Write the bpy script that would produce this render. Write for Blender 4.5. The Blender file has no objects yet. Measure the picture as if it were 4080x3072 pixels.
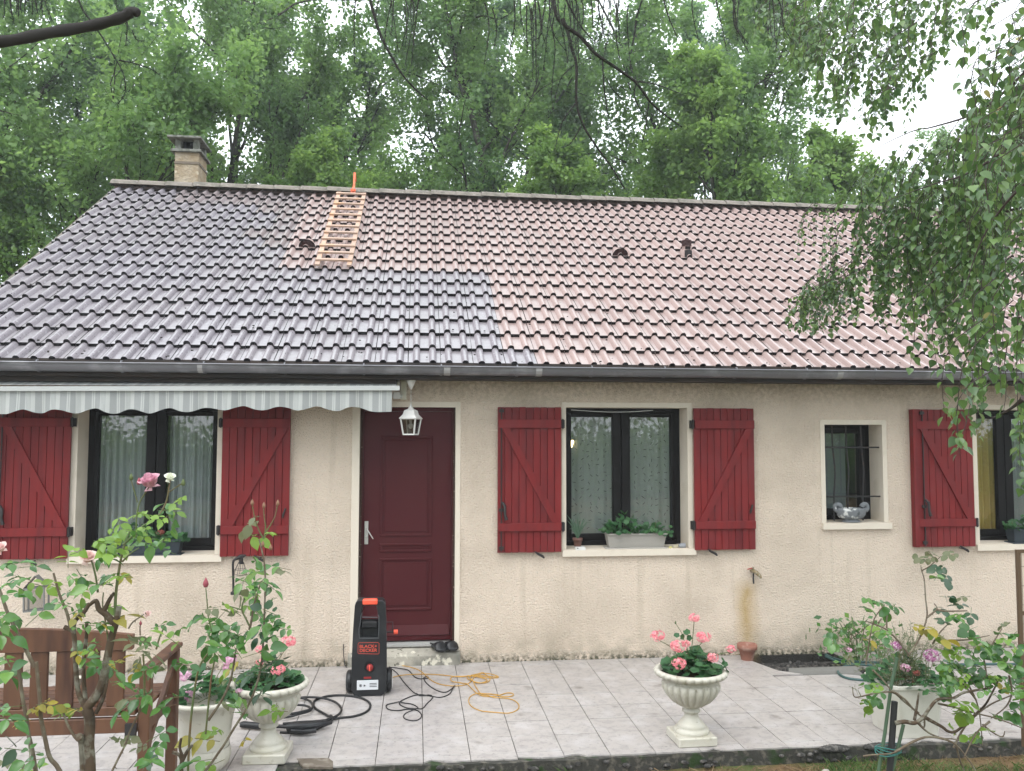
import bpy, bmesh, math, random
import numpy as np
from mathutils import Vector, Matrix
rnd = random.Random(7)
R = math.radians
scene = bpy.context.scene
COL = scene.collection

# ------------------------------------------------------------------ camera
YAW, PITCH, ROLL = 0.111757814, 0.0612558086, 0.00158234147
CAM = Vector((-0.0572582552, -7.90685533, 2.07387574)); FPX = 3360.89297
cy_, sy_, cp_, sp_ = math.cos(YAW), math.sin(YAW), math.cos(PITCH), math.sin(PITCH)
FWD = Vector((sy_*cp_, cy_*cp_, sp_)); _r = Vector((cy_, -sy_, 0)); _u = _r.cross(FWD)
RT = math.cos(ROLL)*_r+math.sin(ROLL)*_u; UP = -math.sin(ROLL)*_r+math.cos(ROLL)*_u
cam_d = bpy.data.cameras.new('camera'); cam = bpy.data.objects.new('camera', cam_d); COL.objects.link(cam)
m = Matrix.Identity(4)
for i in range(3):
    m[i][0] = RT[i]; m[i][1] = UP[i]; m[i][2] = -FWD[i]; m[i][3] = CAM[i]
cam.matrix_world = m
cam_d.lens = 36*FPX/4080; cam_d.sensor_width = 36; cam_d.clip_start = .05; cam_d.clip_end = 500
scene.camera = cam

# ------------------------------------------------------------------ sky, sun, exposure
world = bpy.data.worlds.new('World'); scene.world = world; world.use_nodes = True
wn = world.node_tree; wn.nodes.clear()
sky = wn.nodes.new('ShaderNodeTexSky'); sky.sky_type = 'NISHITA'; sky.sun_disc = False
sky.sun_elevation = R(55); sky.sun_rotation = R(20)
mixc = wn.nodes.new('ShaderNodeMix'); mixc.data_type = 'RGBA'; mixc.inputs[0].default_value = .93
mixc.inputs[7].default_value = (9.3, 9.9, 10.4, 1)            # overcast cloud cover over the clear sky
bgn = wn.nodes.new('ShaderNodeBackground'); bgn.inputs[1].default_value = .1
wo = wn.nodes.new('ShaderNodeOutputWorld')
wn.links.new(sky.outputs[0], mixc.inputs[6]); wn.links.new(mixc.outputs[2], bgn.inputs[0]); wn.links.new(bgn.outputs[0], wo.inputs[0])
sun_d = bpy.data.lights.new('sun', 'SUN'); sun_d.energy = .8; sun_d.angle = R(40); sun_d.color = (1, .97, .93)
sun = bpy.data.objects.new('sun', sun_d); COL.objects.link(sun)
sd = Vector((math.sin(R(20))*math.cos(R(55)), math.cos(R(20))*math.cos(R(55)), math.sin(R(55))))
sd = Vector((-.35, -.45, .82)).normalized()
sun.rotation_euler = (sd).to_track_quat('Z', 'Y').to_euler()
sky.sun_elevation = math.asin(sd.z); sky.sun_rotation = math.atan2(sd.x, sd.y)
scene.view_settings.view_transform = 'Standard'; scene.view_settings.look = 'None'
scene.view_settings.exposure = 1.38; scene.view_settings.gamma = 1
scene.view_settings.use_curve_mapping = False

# ------------------------------------------------------------------ point helpers
KV = 1.84448
def ray(x, y): return FWD*FPX+RT*(x-2040)-UP*(y-1536)
def at(x, y, Y):                     # photo point (2212-wide) at a world depth y
    d = ray(x*KV, y*KV); return CAM+d*((Y-CAM.y)/d.y)
def gd(x, y, z=0.0):                 # photo point (4080-wide) on the ground
    d = ray(x, y); return CAM+d*((z-CAM.z)/d.z)
def scr(p):
    q = Vector(p)-CAM; z = q.dot(FWD)
    if z < .05: return (-9999, -9999, 1)
    return (2040+FPX*q.dot(RT)/z, 1536-FPX*q.dot(UP)/z, z)

# ------------------------------------------------------------------ materials
def mat(name, col, rough=.7, spec=.3, bump=None, noise=None, metal=0, emit=None, trans=0, rnd_amt=0, obj_space=True, coat=0):
    M = bpy.data.materials.new(name); M.use_nodes = True; nt = M.node_tree
    b = nt.nodes['Principled BSDF']; b.inputs['Roughness'].default_value = rough
    b.inputs['Specular IOR Level'].default_value = spec; b.inputs['Metallic'].default_value = metal
    b.inputs['Base Color'].default_value = (*col, 1)
    if coat: b.inputs['Coat Weight'].default_value = coat
    M['_'] = 0
    g = nt.nodes.new('ShaderNodeNewGeometry')
    src = None
    if noise:                         # list of (colour, scale, lo, hi, detail)
        src = nt.nodes.new('ShaderNodeRGB').outputs[0]; src.default_value = (*col, 1)
        for (c2, sc, lo, hi, det) in noise:
            tn = nt.nodes.new('ShaderNodeTexNoise'); tn.inputs['Scale'].default_value = sc if not isinstance(sc, tuple) else 1
            tn.inputs['Detail'].default_value = det
            if isinstance(sc, tuple):
                mp = nt.nodes.new('ShaderNodeMapping'); mp.inputs['Scale'].default_value = sc
                nt.links.new(g.outputs['Position'], mp.inputs[0]); nt.links.new(mp.outputs[0], tn.inputs['Vector'])
            else: nt.links.new(g.outputs['Position'], tn.inputs['Vector'])
            mr = nt.nodes.new('ShaderNodeMapRange'); mr.inputs[1].default_value = lo; mr.inputs[2].default_value = hi
            nt.links.new(tn.outputs['Fac'], mr.inputs[0])
            mx = nt.nodes.new('ShaderNodeMix'); mx.data_type = 'RGBA'
            nt.links.new(mr.outputs[0], mx.inputs[0]); nt.links.new(src, mx.inputs[6]); mx.inputs[7].default_value = (*c2, 1)
            src = mx.outputs[2]
        nt.links.new(src, b.inputs['Base Color'])
    if rnd_amt:
        oi = nt.nodes.new('ShaderNodeObjectInfo'); ad = nt.nodes.new('ShaderNodeMath'); ad.operation = 'ADD'
        nt.links.new(oi.outputs['Random'], ad.inputs[0]); nt.links.new(g.outputs['Random Per Island'], ad.inputs[1])
        fr = nt.nodes.new('ShaderNodeMath'); fr.operation = 'FRACT'; nt.links.new(ad.outputs[0], fr.inputs[0])
        mr = nt.nodes.new('ShaderNodeMapRange'); mr.inputs[3].default_value = 1-rnd_amt; mr.inputs[4].default_value = 1+rnd_amt
        nt.links.new(fr.outputs[0], mr.inputs[0])
        hs = nt.nodes.new('ShaderNodeHueSaturation'); nt.links.new(mr.outputs[0], hs.inputs['Value'])
        if src is not None: nt.links.new(src, hs.inputs['Color'])
        else: hs.inputs['Color'].default_value = (*col, 1)
        nt.links.new(hs.outputs[0], b.inputs['Base Color']); src = hs.outputs[0]
    if bump:                          # (scale, strength, distance)
        prev = None
        for (sc, st, di) in (bump if isinstance(bump, list) else [bump]):
            tn = nt.nodes.new('ShaderNodeTexNoise'); tn.inputs['Detail'].default_value = 5
            if isinstance(sc, tuple):
                mp = nt.nodes.new('ShaderNodeMapping'); mp.inputs['Scale'].default_value = sc; tn.inputs['Scale'].default_value = 1
                nt.links.new(g.outputs['Position'], mp.inputs[0]); nt.links.new(mp.outputs[0], tn.inputs['Vector'])
            else:
                tn.inputs['Scale'].default_value = sc; nt.links.new(g.outputs['Position'], tn.inputs['Vector'])
            bp = nt.nodes.new('ShaderNodeBump'); bp.inputs['Strength'].default_value = st; bp.inputs['Distance'].default_value = di
            nt.links.new(tn.outputs['Fac'], bp.inputs['Height'])
            if prev: nt.links.new(prev, bp.inputs['Normal'])
            prev = bp.outputs[0]
        nt.links.new(prev, b.inputs['Normal'])
    if emit:
        b.inputs['Emission Color'].default_value = (*emit[0], 1); b.inputs['Emission Strength'].default_value = emit[1]
    return M
def nodes(M): return M.node_tree, M.node_tree.nodes['Principled BSDF']
def leafmat(name, cols, rough=.45, spec=.4, trans=.35, tcol=None, big=None):
    """cols: list of base colours picked per leaf; translucent mix."""
    M = bpy.data.materials.new(name); M.use_nodes = True; nt = M.node_tree
    b = nt.nodes['Principled BSDF']; out = nt.nodes['Material Output']
    g = nt.nodes.new('ShaderNodeNewGeometry'); oi = nt.nodes.new('ShaderNodeObjectInfo')
    ad = nt.nodes.new('ShaderNodeMath'); ad.operation = 'ADD'
    nt.links.new(oi.outputs['Random'], ad.inputs[0]); nt.links.new(g.outputs['Random Per Island'], ad.inputs[1])
    fr = nt.nodes.new('ShaderNodeMath'); fr.operation = 'FRACT'; nt.links.new(ad.outputs[0], fr.inputs[0])
    f = fr.outputs[0]
    if big:                            # clumps of older and younger leaves
        tn = nt.nodes.new('ShaderNodeTexNoise'); tn.inputs['Scale'].default_value = big; tn.inputs['Detail'].default_value = 2
        nt.links.new(g.outputs['Position'], tn.inputs['Vector'])
        mr = nt.nodes.new('ShaderNodeMapRange'); mr.inputs[1].default_value = .36; mr.inputs[2].default_value = .64
        nt.links.new(tn.outputs['Fac'], mr.inputs[0])
        mx = nt.nodes.new('ShaderNodeMix'); mx.inputs[0].default_value = .35
        nt.links.new(mr.outputs[0], mx.inputs[2]); nt.links.new(f, mx.inputs[3]); f = mx.outputs[0]
    cr = nt.nodes.new('ShaderNodeValToRGB'); e = cr.color_ramp.elements
    n = len(cols)
    while len(e) < n: e.new(.5)
    for i, c in enumerate(cols): e[i].position = i/(n-1) if n > 1 else 0; e[i].color = (*c, 1)
    nt.links.new(f, cr.inputs[0]); nt.links.new(cr.outputs[0], b.inputs['Base Color'])
    b.inputs['Roughness'].default_value = rough; b.inputs['Specular IOR Level'].default_value = spec
    tr = nt.nodes.new('ShaderNodeBsdfTranslucent'); hs = nt.nodes.new('ShaderNodeHueSaturation')
    hs.inputs['Value'].default_value = 1.5; hs.inputs['Hue'].default_value = .485
    nt.links.new(cr.outputs[0], hs.inputs['Color']); nt.links.new(hs.outputs[0], tr.inputs['Color'])
    ms = nt.nodes.new('ShaderNodeMixShader'); ms.inputs[0].default_value = trans
    nt.links.new(b.outputs[0], ms.inputs[1]); nt.links.new(tr.outputs[0], ms.inputs[2]); nt.links.new(ms.outputs[0], out.inputs[0])
    return M

# ------------------------------------------------------------------ object helpers
ORG = {}
def tag(o, label=None, cat=None, group=None, kind=None):
    if label: o['label'] = label
    if cat: o['category'] = cat
    if group: o['group'] = group
    if kind: o['kind'] = kind
    return o
def thing(name, loc, label, cat, group=None):
    o = bpy.data.objects.new(name, None); COL.objects.link(o); o.location = loc; o.empty_display_size = .1
    ORG[o.name] = Vector(loc); return tag(o, label, cat, group)
def link(name, me, parent=None, loc=(0, 0, 0), rot=None, scale=None):
    o = bpy.data.objects.new(name, me); COL.objects.link(o)
    if parent is not None:
        o.parent = parent; L = Vector(loc)-ORG[parent.name]
    else: L = Vector(loc)
    o.location = L; ORG[o.name] = Vector(loc)
    if rot is not None: o.rotation_euler = rot
    if scale is not None: o.scale = scale if hasattr(scale, '__len__') else (scale,)*3
    return o
class MB:
    def __init__(s): s.v = []; s.f = []; s.sm = []
    def add(s, vs, fs, smooth=False):
        k = len(s.v); s.v += [tuple(v) for v in vs]; s.f += [tuple(i+k for i in f) for f in fs]; s.sm += [smooth]*len(fs); return s
    def box(s, a, b, M=None):
        (x0, y0, z0), (x1, y1, z1) = a, b
        vs = [Vector(p) for p in ((x0, y0, z0), (x1, y0, z0), (x1, y1, z0), (x0, y1, z0), (x0, y0, z1), (x1, y0, z1), (x1, y1, z1), (x0, y1, z1))]
        if M: vs = [M @ v for v in vs]
        return s.add(vs, [(0, 3, 2, 1), (4, 5, 6, 7), (0, 1, 5, 4), (1, 2, 6, 5), (2, 3, 7, 6), (3, 0, 4, 7)])
    def bbox(s, a, b, r=.004, M=None):          # box with chamfered edges
        bm = bmesh.new(); bmesh.ops.create_cube(bm, size=1)
        for v in bm.verts: v.co = Vector([a[i]+(b[i]-a[i])*(v.co[i]+.5) for i in range(3)])
        bmesh.ops.bevel(bm, geom=bm.edges[:], offset=r, segments=1, affect='EDGES')
        bm.verts.index_update()
        vs = [(M @ v.co if M else v.co) for v in bm.verts]; s.add(vs, [[v.index for v in f.verts] for f in bm.faces]); bm.free(); return s
    def beam(s, p, q, w, t, up=Vector((0, 0, 1))):     # rectangular bar between points: w across, t along up
        p, q = Vector(p), Vector(q); d = (q-p); L = d.length; d.normalize()
        x = d.cross(up).normalized(); u = x.cross(d)
        M = Matrix((x, d, u)).transposed().to_4x4(); M.translation = p
        return s.box((-w/2, 0, -t/2), (w/2, L, t/2), M)
    def tube(s, pts, r, n=8, cap=True, smooth=True):
        pts = [Vector(p) for p in pts]; N = len(pts)
        rs = list(r) if hasattr(r, '__len__') else [r]*N
        T = (pts[1]-pts[0]).normalized(); a = T.orthogonal().normalized(); rings = []
        for i, p in enumerate(pts):
            t = (pts[min(i+1, N-1)]-pts[max(i-1, 0)])
            if t.length < 1e-9: t = T
            t.normalize(); a = (a-t*a.dot(t)); a = a.normalized() if a.length > 1e-6 else t.orthogonal().normalized(); b = t.cross(a)
            rings.append([p+(a*math.cos(2*math.pi*k/n)+b*math.sin(2*math.pi*k/n))*rs[i] for k in range(n)])
        vs = [v for rg in rings for v in rg]
        fs = [(i*n+k, i*n+(k+1) % n, (i+1)*n+(k+1) % n, (i+1)*n+k) for i in range(N-1) for k in range(n)]
        s.add(vs, fs, smooth)
        if cap: s.add(rings[0][::-1], [tuple(range(n))]); s.add(rings[-1], [tuple(range(n))])
        return s
    def lathe(s, prof, c=(0, 0, 0), n=32, fn=None, smooth=True, M=None):
        c = Vector(c); vs = []
        for i, (r, z) in enumerate(prof):
            for k in range(n):
                a = 2*math.pi*k/n; rr = r*(fn(i, a) if fn else 1); v = Vector((rr*math.cos(a), rr*math.sin(a), z))
                vs.append((M @ v if M else v)+c)
        fs = [(i*n+k, i*n+(k+1) % n, (i+1)*n+(k+1) % n, (i+1)*n+k) for i in range(len(prof)-1) for k in range(n)]
        return s.add(vs, fs, smooth)
    def prism(s, poly, axis, a, b, M=None, smooth=False):     # poly in the other two axes
        def P(u, v, w):
            p = [0, 0, 0]; o = [i for i in range(3) if i != axis]; p[axis] = w; p[o[0]] = u; p[o[1]] = v; p = Vector(p); return M @ p if M else p
        n = len(poly); vs = [P(u, v, a) for u, v in poly]+[P(u, v, b) for u, v in poly]
        return s.add(vs, [tuple(range(n)), tuple(range(2*n-1, n-1, -1))]+[(k, (k+1) % n, n+(k+1) % n, n+k) for k in range(n)])
    def ball(s, c, r, n=8, m=6, sq=(1, 1, 1)):
        prof = [(max(r*math.sin(math.pi*i/m), 1e-5), -r*math.cos(math.pi*i/m)) for i in range(m+1)]
        M = Matrix.Diagonal((*sq, 1)); return s.lathe(prof, c, n, M=M)
    def mesh(s, name, m, org=Vector((0, 0, 0))):
        me = bpy.data.meshes.new(name); me.from_pydata([(v[0]-org[0], v[1]-org[1], v[2]-org[2]) for v in s.v], [], s.f)
        me.polygons.foreach_set('use_smooth', s.sm); me.materials.append(m)
        bm = bmesh.new(); bm.from_mesh(me); bmesh.ops.recalc_face_normals(bm, faces=bm.faces[:]); bm.to_mesh(me); bm.free()
        me.update(); return me
    def build(s, name, m, parent=None):
        org = ORG[parent.name] if parent is not None else Vector((0, 0, 0))
        return link(name, s.mesh(name, m, org), parent, org)
def npmesh(name, V, F, m, org=(0, 0, 0)):        # arrays: V (n,3), F (k,4|3)
    me = bpy.data.meshes.new(name); V = np.asarray(V, np.float32)-np.array(org, np.float32); n, k = len(V), F.shape[1]
    me.vertices.add(n); me.vertices.foreach_set('co', V.ravel())
    me.loops.add(F.size); me.loops.foreach_set('vertex_index', F.ravel().astype(np.int32))
    me.polygons.add(len(F)); me.polygons.foreach_set('loop_start', np.arange(0, F.size, k, dtype=np.int32))
    me.update(calc_edges=True); me.materials.append(m); return me
def spline(pts, k=6):
    pts = [Vector(p) for p in pts]; out = []
    for i in range(len(pts)-1):
        p0 = pts[max(i-1, 0)]; p1 = pts[i]; p2 = pts[i+1]; p3 = pts[min(i+2, len(pts)-1)]
        for j in range(k):
            t = j/k; out.append(.5*((2*p1)+(p2-p0)*t+(2*p0-5*p1+4*p2-p3)*t*t+(3*p1-p0-3*p2+p3)*t**3))
    out.append(pts[-1]); return out
def text_mesh(txt, size, m, name, parent, M, bold=0.0, depth=.0006):
    cu = bpy.data.curves.new('t', 'FONT'); cu.body = txt; cu.size = size; cu.align_x = 'CENTER'; cu.extrude = depth; cu.offset = bold
    ob = bpy.data.objects.new('t', cu); COL.objects.link(ob)
    dg = bpy.context.evaluated_depsgraph_get(); me = bpy.data.meshes.new_from_object(ob.evaluated_get(dg))
    bpy.data.objects.remove(ob); me.materials.clear(); me.materials.append(m); me.name = name
    org = ORG[parent.name]; T = Matrix.Translation(-org) @ M; me.transform(T)
    return link(name, me, parent, org)

# ------------------------------------------------------------------ materials of the place
m_wall = mat('cream_roughcast', (.74, .62, .505), .9, .15, bump=[(64, 1.0, .026), (190, .7, .009)],
             noise=[((.60, .50, .40), 1.3, .45, .7, 3), ((.58, .48, .375), (9, 1, .6), .56, .80, 5), ((.70, .615, .52), 36, .55, .75, 3), ((.50, .41, .31), 80, .60, .74, 3)])
nt, b_ = nodes(m_wall)                               # dirt under the eave, mould and chips along the foot, rust run below the tap
g = nt.nodes.new('ShaderNodeNewGeometry'); sx = nt.nodes.new('ShaderNodeSeparateXYZ'); nt.links.new(g.outputs['Position'], sx.inputs[0])
def mrange(nt, src, a, b, c=0, d=1):
    n = nt.nodes.new('ShaderNodeMapRange'); n.inputs[1].default_value = a; n.inputs[2].default_value = b
    n.inputs[3].default_value = c; n.inputs[4].default_value = d; nt.links.new(src, n.inputs[0]); return n.outputs[0]
def mth(nt, op, a, b=None):
    n = nt.nodes.new('ShaderNodeMath'); n.operation = op
    for i, q in enumerate((a, b)):
        if q is None: continue
        if isinstance(q, (int, float)): n.inputs[i].default_value = q
        else: nt.links.new(q, n.inputs[i])
    return n.outputs[0]
def tnoise(nt, sc, det=4, vec=None, mp=None):
    n = nt.nodes.new('ShaderNodeTexNoise'); n.inputs['Scale'].default_value = sc; n.inputs['Detail'].default_value = det
    g = nt.nodes.new('ShaderNodeNewGeometry')
    if mp:
        m_ = nt.nodes.new('ShaderNodeMapping'); m_.inputs['Scale'].default_value = mp; nt.links.new(g.outputs['Position'], m_.inputs[0]); nt.links.new(m_.outputs[0], n.inputs['Vector'])
    else: nt.links.new(g.outputs['Position'], n.inputs['Vector'])
    return n.outputs['Fac']
def over(nt, src, fac, col):
    mx = nt.nodes.new('ShaderNodeMix'); mx.data_type = 'RGBA'; nt.links.new(fac, mx.inputs[0]); nt.links.new(src, mx.inputs[6])
    mx.inputs[7].default_value = (*col, 1); return mx.outputs[2]
src = b_.inputs['Base Color'].links[0].from_socket
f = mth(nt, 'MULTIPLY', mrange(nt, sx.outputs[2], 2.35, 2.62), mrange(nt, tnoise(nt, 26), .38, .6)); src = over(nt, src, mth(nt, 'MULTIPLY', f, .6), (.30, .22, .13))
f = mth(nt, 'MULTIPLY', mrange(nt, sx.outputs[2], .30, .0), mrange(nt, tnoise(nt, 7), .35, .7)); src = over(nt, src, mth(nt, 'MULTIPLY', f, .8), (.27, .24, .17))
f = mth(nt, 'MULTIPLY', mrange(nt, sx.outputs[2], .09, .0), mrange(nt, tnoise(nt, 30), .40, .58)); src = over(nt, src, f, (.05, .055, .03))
f = mth(nt, 'MULTIPLY', mrange(nt, sx.outputs[2], .09, .04), mrange(nt, tnoise(nt, 70), .64, .68)); src = over(nt, src, f, (.6, .57, .5)); src = over(nt, src, mrange(nt, sx.outputs[2], .0, -.012), (.045, .042, .038))
dx = mth(nt, 'ABSOLUTE', mth(nt, 'SUBTRACT', sx.outputs[0], mth(nt, 'ADD', 3.10, mth(nt, 'MULTIPLY', mth(nt, 'SUBTRACT', tnoise(nt, 5), .5), .12))))
f = mth(nt, 'MULTIPLY', mrange(nt, dx, .14, .0, 0, .85), mth(nt, 'MULTIPLY', mrange(nt, sx.outputs[2], .74, .6), mrange(nt, sx.outputs[2], -.35, .3)))
src = over(nt, src, mth(nt, 'MULTIPLY', f, mrange(nt, tnoise(nt, 16), -.4, .5)), (.46, .31, .12))
nt.links.new(src, b_.inputs['Base Color'])

m_trim = mat('cream_smooth_render', (.64, .57, .475), .75, .25, bump=(60, .15, .004), noise=[((.55, .485, .39), 5, .55, .8, 4)])
m_fascia = mat('dark_brown_timber', (.05, .035, .028), .6, .3, noise=[((.025, .02, .018), (3, 40, 40), .4, .6, 3)])
m_zinc = mat('weathered_zinc', (.155, .152, .165), .42, .5, metal=.35, noise=[((.30, .30, .32), 5, .5, .75, 4), ((.15, .15, .165), (2, 30, 30), .5, .7, 3)])
def tilemat(name, base, alt, dirt, edge, amt, rough):
    M = mat(name, base, .78, .35, rnd_amt=.03, bump=[(120, .25, .003)],
            noise=[(alt, 1.1, .4, .65, 3), (dirt, 30, .60, .68-amt*.0, 5), ((.05, .045, .045), 45, .69-amt, .72-amt, 3)])
    nt, b = nodes(M); src = b.inputs['Base Color'].links[0].from_socket
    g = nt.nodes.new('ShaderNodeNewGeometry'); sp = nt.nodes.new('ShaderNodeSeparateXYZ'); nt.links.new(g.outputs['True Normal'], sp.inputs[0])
    f = mrange(nt, sp.outputs[1], -.72, -.8); src = over(nt, src, f, edge)        # near-black lower edges: dirt plus shade painted into the colour
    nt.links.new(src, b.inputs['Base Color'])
    dp = nt.nodes.new('ShaderNodeVectorMath'); dp.operation = 'DOT_PRODUCT'; dp.inputs[1].default_value = (0, -math.sin(R(32)), math.cos(R(32)))
    nt.links.new(g.outputs['True Normal'], dp.inputs[0])                       # rain lies as a film in the flat pans, the rolls drain
    w = mrange(nt, dp.outputs['Value'], .975, .993); pud = mth(nt, 'MULTIPLY', w, mrange(nt, tnoise(nt, 9), .35, .55, .9, 1))
    b.inputs['Coat IOR'].default_value = 2.2; b.inputs['Coat Roughness'].default_value = .30; nt.links.new(pud, b.inputs['Coat Weight'])
    return M
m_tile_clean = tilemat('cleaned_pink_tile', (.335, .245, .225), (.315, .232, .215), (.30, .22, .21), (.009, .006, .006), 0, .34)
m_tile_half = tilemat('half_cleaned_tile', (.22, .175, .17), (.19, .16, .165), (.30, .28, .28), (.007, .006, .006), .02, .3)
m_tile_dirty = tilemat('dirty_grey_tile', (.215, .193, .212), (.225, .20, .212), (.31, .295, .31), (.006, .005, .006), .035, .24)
m_rub_ = mat('dry_moss', (.035, .032, .025), .95, .1)
m_ridge = mat('lichened_ridge_tile', (.20, .175, .15), .85, .2, bump=(60, .5, .006), noise=[((.13, .12, .10), 9, .45, .65, 4), ((.27, .25, .225), 30, .6, .7, 3)])
m_red = mat('red_painted_wood', (.170, .0150, .0155), .55, .25, rnd_amt=.05, bump=(( 30, 30, 3), .12, .002), noise=[((.11, .013, .015), (14, 14, 1.5), .45, .7, 4), ((.16, .02, .022), 3, .5, .75, 3)])
m_door = mat('burgundy_door_paint', (.060, .0085, .0110), .5, .2, bump=(180, .12, .001), noise=[((.066, .012, .013), 2, .4, .7, 3)])
m_frame = mat('dark_brown_frame', (.009, .008, .008), .45, .15)
m_iron = mat('black_iron', (.02, .018, .018), .6, .4, noise=[((.06, .03, .02), 40, .6, .7, 3)])
m_white = mat('white_lacquer', (.62, .61, .585), .4, .4)
m_steel = mat('brushed_steel', (.55, .54, .52), .35, .5, metal=.7)
m_conc = mat('grey_concrete', (.33, .31, .27), .9, .2, bump=[(40, .4, .01)], noise=[((.18, .17, .14), 8, .45, .65, 5), ((.5, .48, .42), 25, .6, .7, 4)])
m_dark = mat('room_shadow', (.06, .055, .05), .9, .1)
m_glass = bpy.data.materials.new('window_glass'); m_glass.use_nodes = True; nt = m_glass.node_tree; nt.nodes.clear()
o_ = nt.nodes.new('ShaderNodeOutputMaterial'); tr = nt.nodes.new('ShaderNodeBsdfTransparent'); gl = nt.nodes.new('ShaderNodeBsdfGlossy')
gl.inputs['Roughness'].default_value = .01; tr.inputs[0].default_value = (.95, .97, .96, 1); lw = nt.nodes.new('ShaderNodeFresnel'); lw.inputs[0].default_value = 2.1
ms = nt.nodes.new('ShaderNodeMixShader'); gb = nt.nodes.new('ShaderNodeNewGeometry'); mm = nt.nodes.new('ShaderNodeMath'); mm.operation = 'SUBTRACT'; mm.use_clamp = True
nt.links.new(lw.outputs[0], mm.inputs[0]); nt.links.new(gb.outputs['Backfacing'], mm.inputs[1]); nt.links.new(mm.outputs[0], ms.inputs[0]); nt.links.new(tr.outputs[0], ms.inputs[1]); nt.links.new(gl.outputs[0], ms.inputs[2]); nt.links.new(ms.outputs[0], o_.inputs[0])

# ------------------------------------------------------------------ ground
m_soil = mat('garden_soil', (.13, .085, .045), .95, .1, bump=[(25, .7, .03)], noise=[((.20, .13, .07), 4, .45, .65, 5), ((.07, .11, .035), 1.2, .45, .6, 4)])
mb = MB(); mb.add([(-150, -120, -.105), (150, -120, -.105), (150, 160, -.105), (-150, 160, -.105)], [(0, 1, 2, 3)])
tag(mb.build('ground', m_soil), kind='structure')
m_bed = mat('dark_mortar_bed', (.05, .048, .042), .95, .2, bump=[(60, .6, .01)], noise=[((.12, .11, .09), 25, .5, .65, 5), ((.03, .05, .02), 8, .55, .65, 4)])
P = .305; GY = -.115
def hole(cx, cy): return 3.05 < cx < 3.95 and cy > -.74
# patio slab: edge line runs ragged, left block reaches further out
def rag(x): return -2.352-.03*math.sin(x*1.7)+rnd.uniform(-.012, .012)
mb = MB()
xs = np.linspace(-.82, 13, 150); top = []
def slab(poly, z0, z1, mb):
    n = len(poly); vs = [(x, y, z1) for x, y in poly]+[(x, y, z0) for x, y in poly]
    mb.add(vs, [tuple(range(n))]+[(k, (k+1) % n, n+(k+1) % n, n+k) for k in range(n)])
edge = [(x, -2.375+rnd.uniform(-.014, .014)-.02*math.sin(x*2.1)) for x in xs]
poly = [(-6, .0)]+[(-6, -5.6)]+[(-.84+rnd.uniform(-.01, .01), y) for y in np.linspace(-5.6, -2.5, 24)]+edge+[(13, 0), (3.96, 0), (3.96, -.70), (3.045, -.70), (3.045, 0)]
slab(poly, -.3, -.009, mb)
patio = mb.build('patio', m_bed); tag(patio, kind='structure'); ORG[patio.name] = Vector((0, 0, 0))
m_pave = mat('pale_marbled_tile', (.375, .345, .325), .34, .45, rnd_amt=.035,
             noise=[((.315, .29, .28), 16, .5, .6, 3), ((.43, .405, .395), 6, .5, .7, 4), ((.24, .22, .21), 34, .60, .68, 4), ((.13, .115, .10), 4.3, .63, .76, 9)])
sh = []
for v in range(4):
    mb = MB(); mb.bbox((-P/2+.0024, -P/2+.0024, -.012), (P/2-.0024, P/2-.0024, 0), .0012); sh.append(mb.mesh('paving_tile', m_pave))
half = MB().bbox((-P/2+.0024, -.056, -.012), (P/2-.0024, .056, 0), .0012).mesh('paving_tile', m_pave)
cut = MB().bbox((-P/2+.0024, -.02, -.012), (P/2-.0024, .152, 0), .0012).mesh('paving_tile', m_pave)
cand = []
for i in range(-20, 43):
    for j in range(-1, 18):
        cx = (i+.5)*P; cyy = GY-(j+.5)*P if j >= 0 else GY/2
        if j >= 7 and cx > -.9: 
            continue
        if hole(cx, cyy) : continue
        if cx > -.9 and j == 6+1: continue
        s = scr((cx, cyy, 0)); vis = -250 < s[0] < 4330 and s[1] < 3250
        cand.append((0 if vis else 1, s[2], i, j, cx, cyy))
cand.sort(); stuffp = MB()
for n, (nv, d, i, j, cx, cyy) in enumerate(cand):
    if nv == 0 and n < 300:
        z = rnd.uniform(-.0015, .0015)
        if j == -1: link('paving_tile', half, patio, (cx, cyy-.002, z))
        else:
            o = link('paving_tile', sh[(i*3+j) % 4], patio, (cx, cyy, z), (rnd.uniform(-.003, .003), rnd.uniform(-.003, .003), rnd.uniform(-.003, .003)))
    else:
        h = .056 if j == -1 else P/2-.0024
        stuffp.box((cx-P/2+.0024, cyy-h, -.012), (cx+P/2-.0024, cyy+h, 0))
# broken strip of cut tiles along the edge of the terrace (rows end short)
for i in range(-3, 43):
    cx = (i+.5)*P; y1 = GY-7*P-.0022 if False else None
o = stuffp.build('paving_tile_far', m_pave, patio); tag(o, kind='stuff')
# last row of cut tiles with chipped outer edge
y0 = GY-7*P-.0022
for i in range(-2, 22):
    x0 = i*P+.0022; x1 = (i+1)*P-.0022; mb = MB(); N = 7
    chip = rnd.random() < .35
    ys = [-2.352+rnd.uniform(-.006, .006)+(rnd.uniform(0, .045) if chip and k in (0, 1, 2) else 0) for k in range(N)]
    pl = [(x1, y0), (x0, y0)]+[(x0+(x1-x0)*k/(N-1), min(ys[k], y0-.006)) for k in range(N)]
    if y0-(-2.352) > .01:
        slab([(x, y) for x, y in pl], -.012, rnd.uniform(-.001, .001), mb); mb.build('paving_tile', m_pave, patio)
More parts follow.
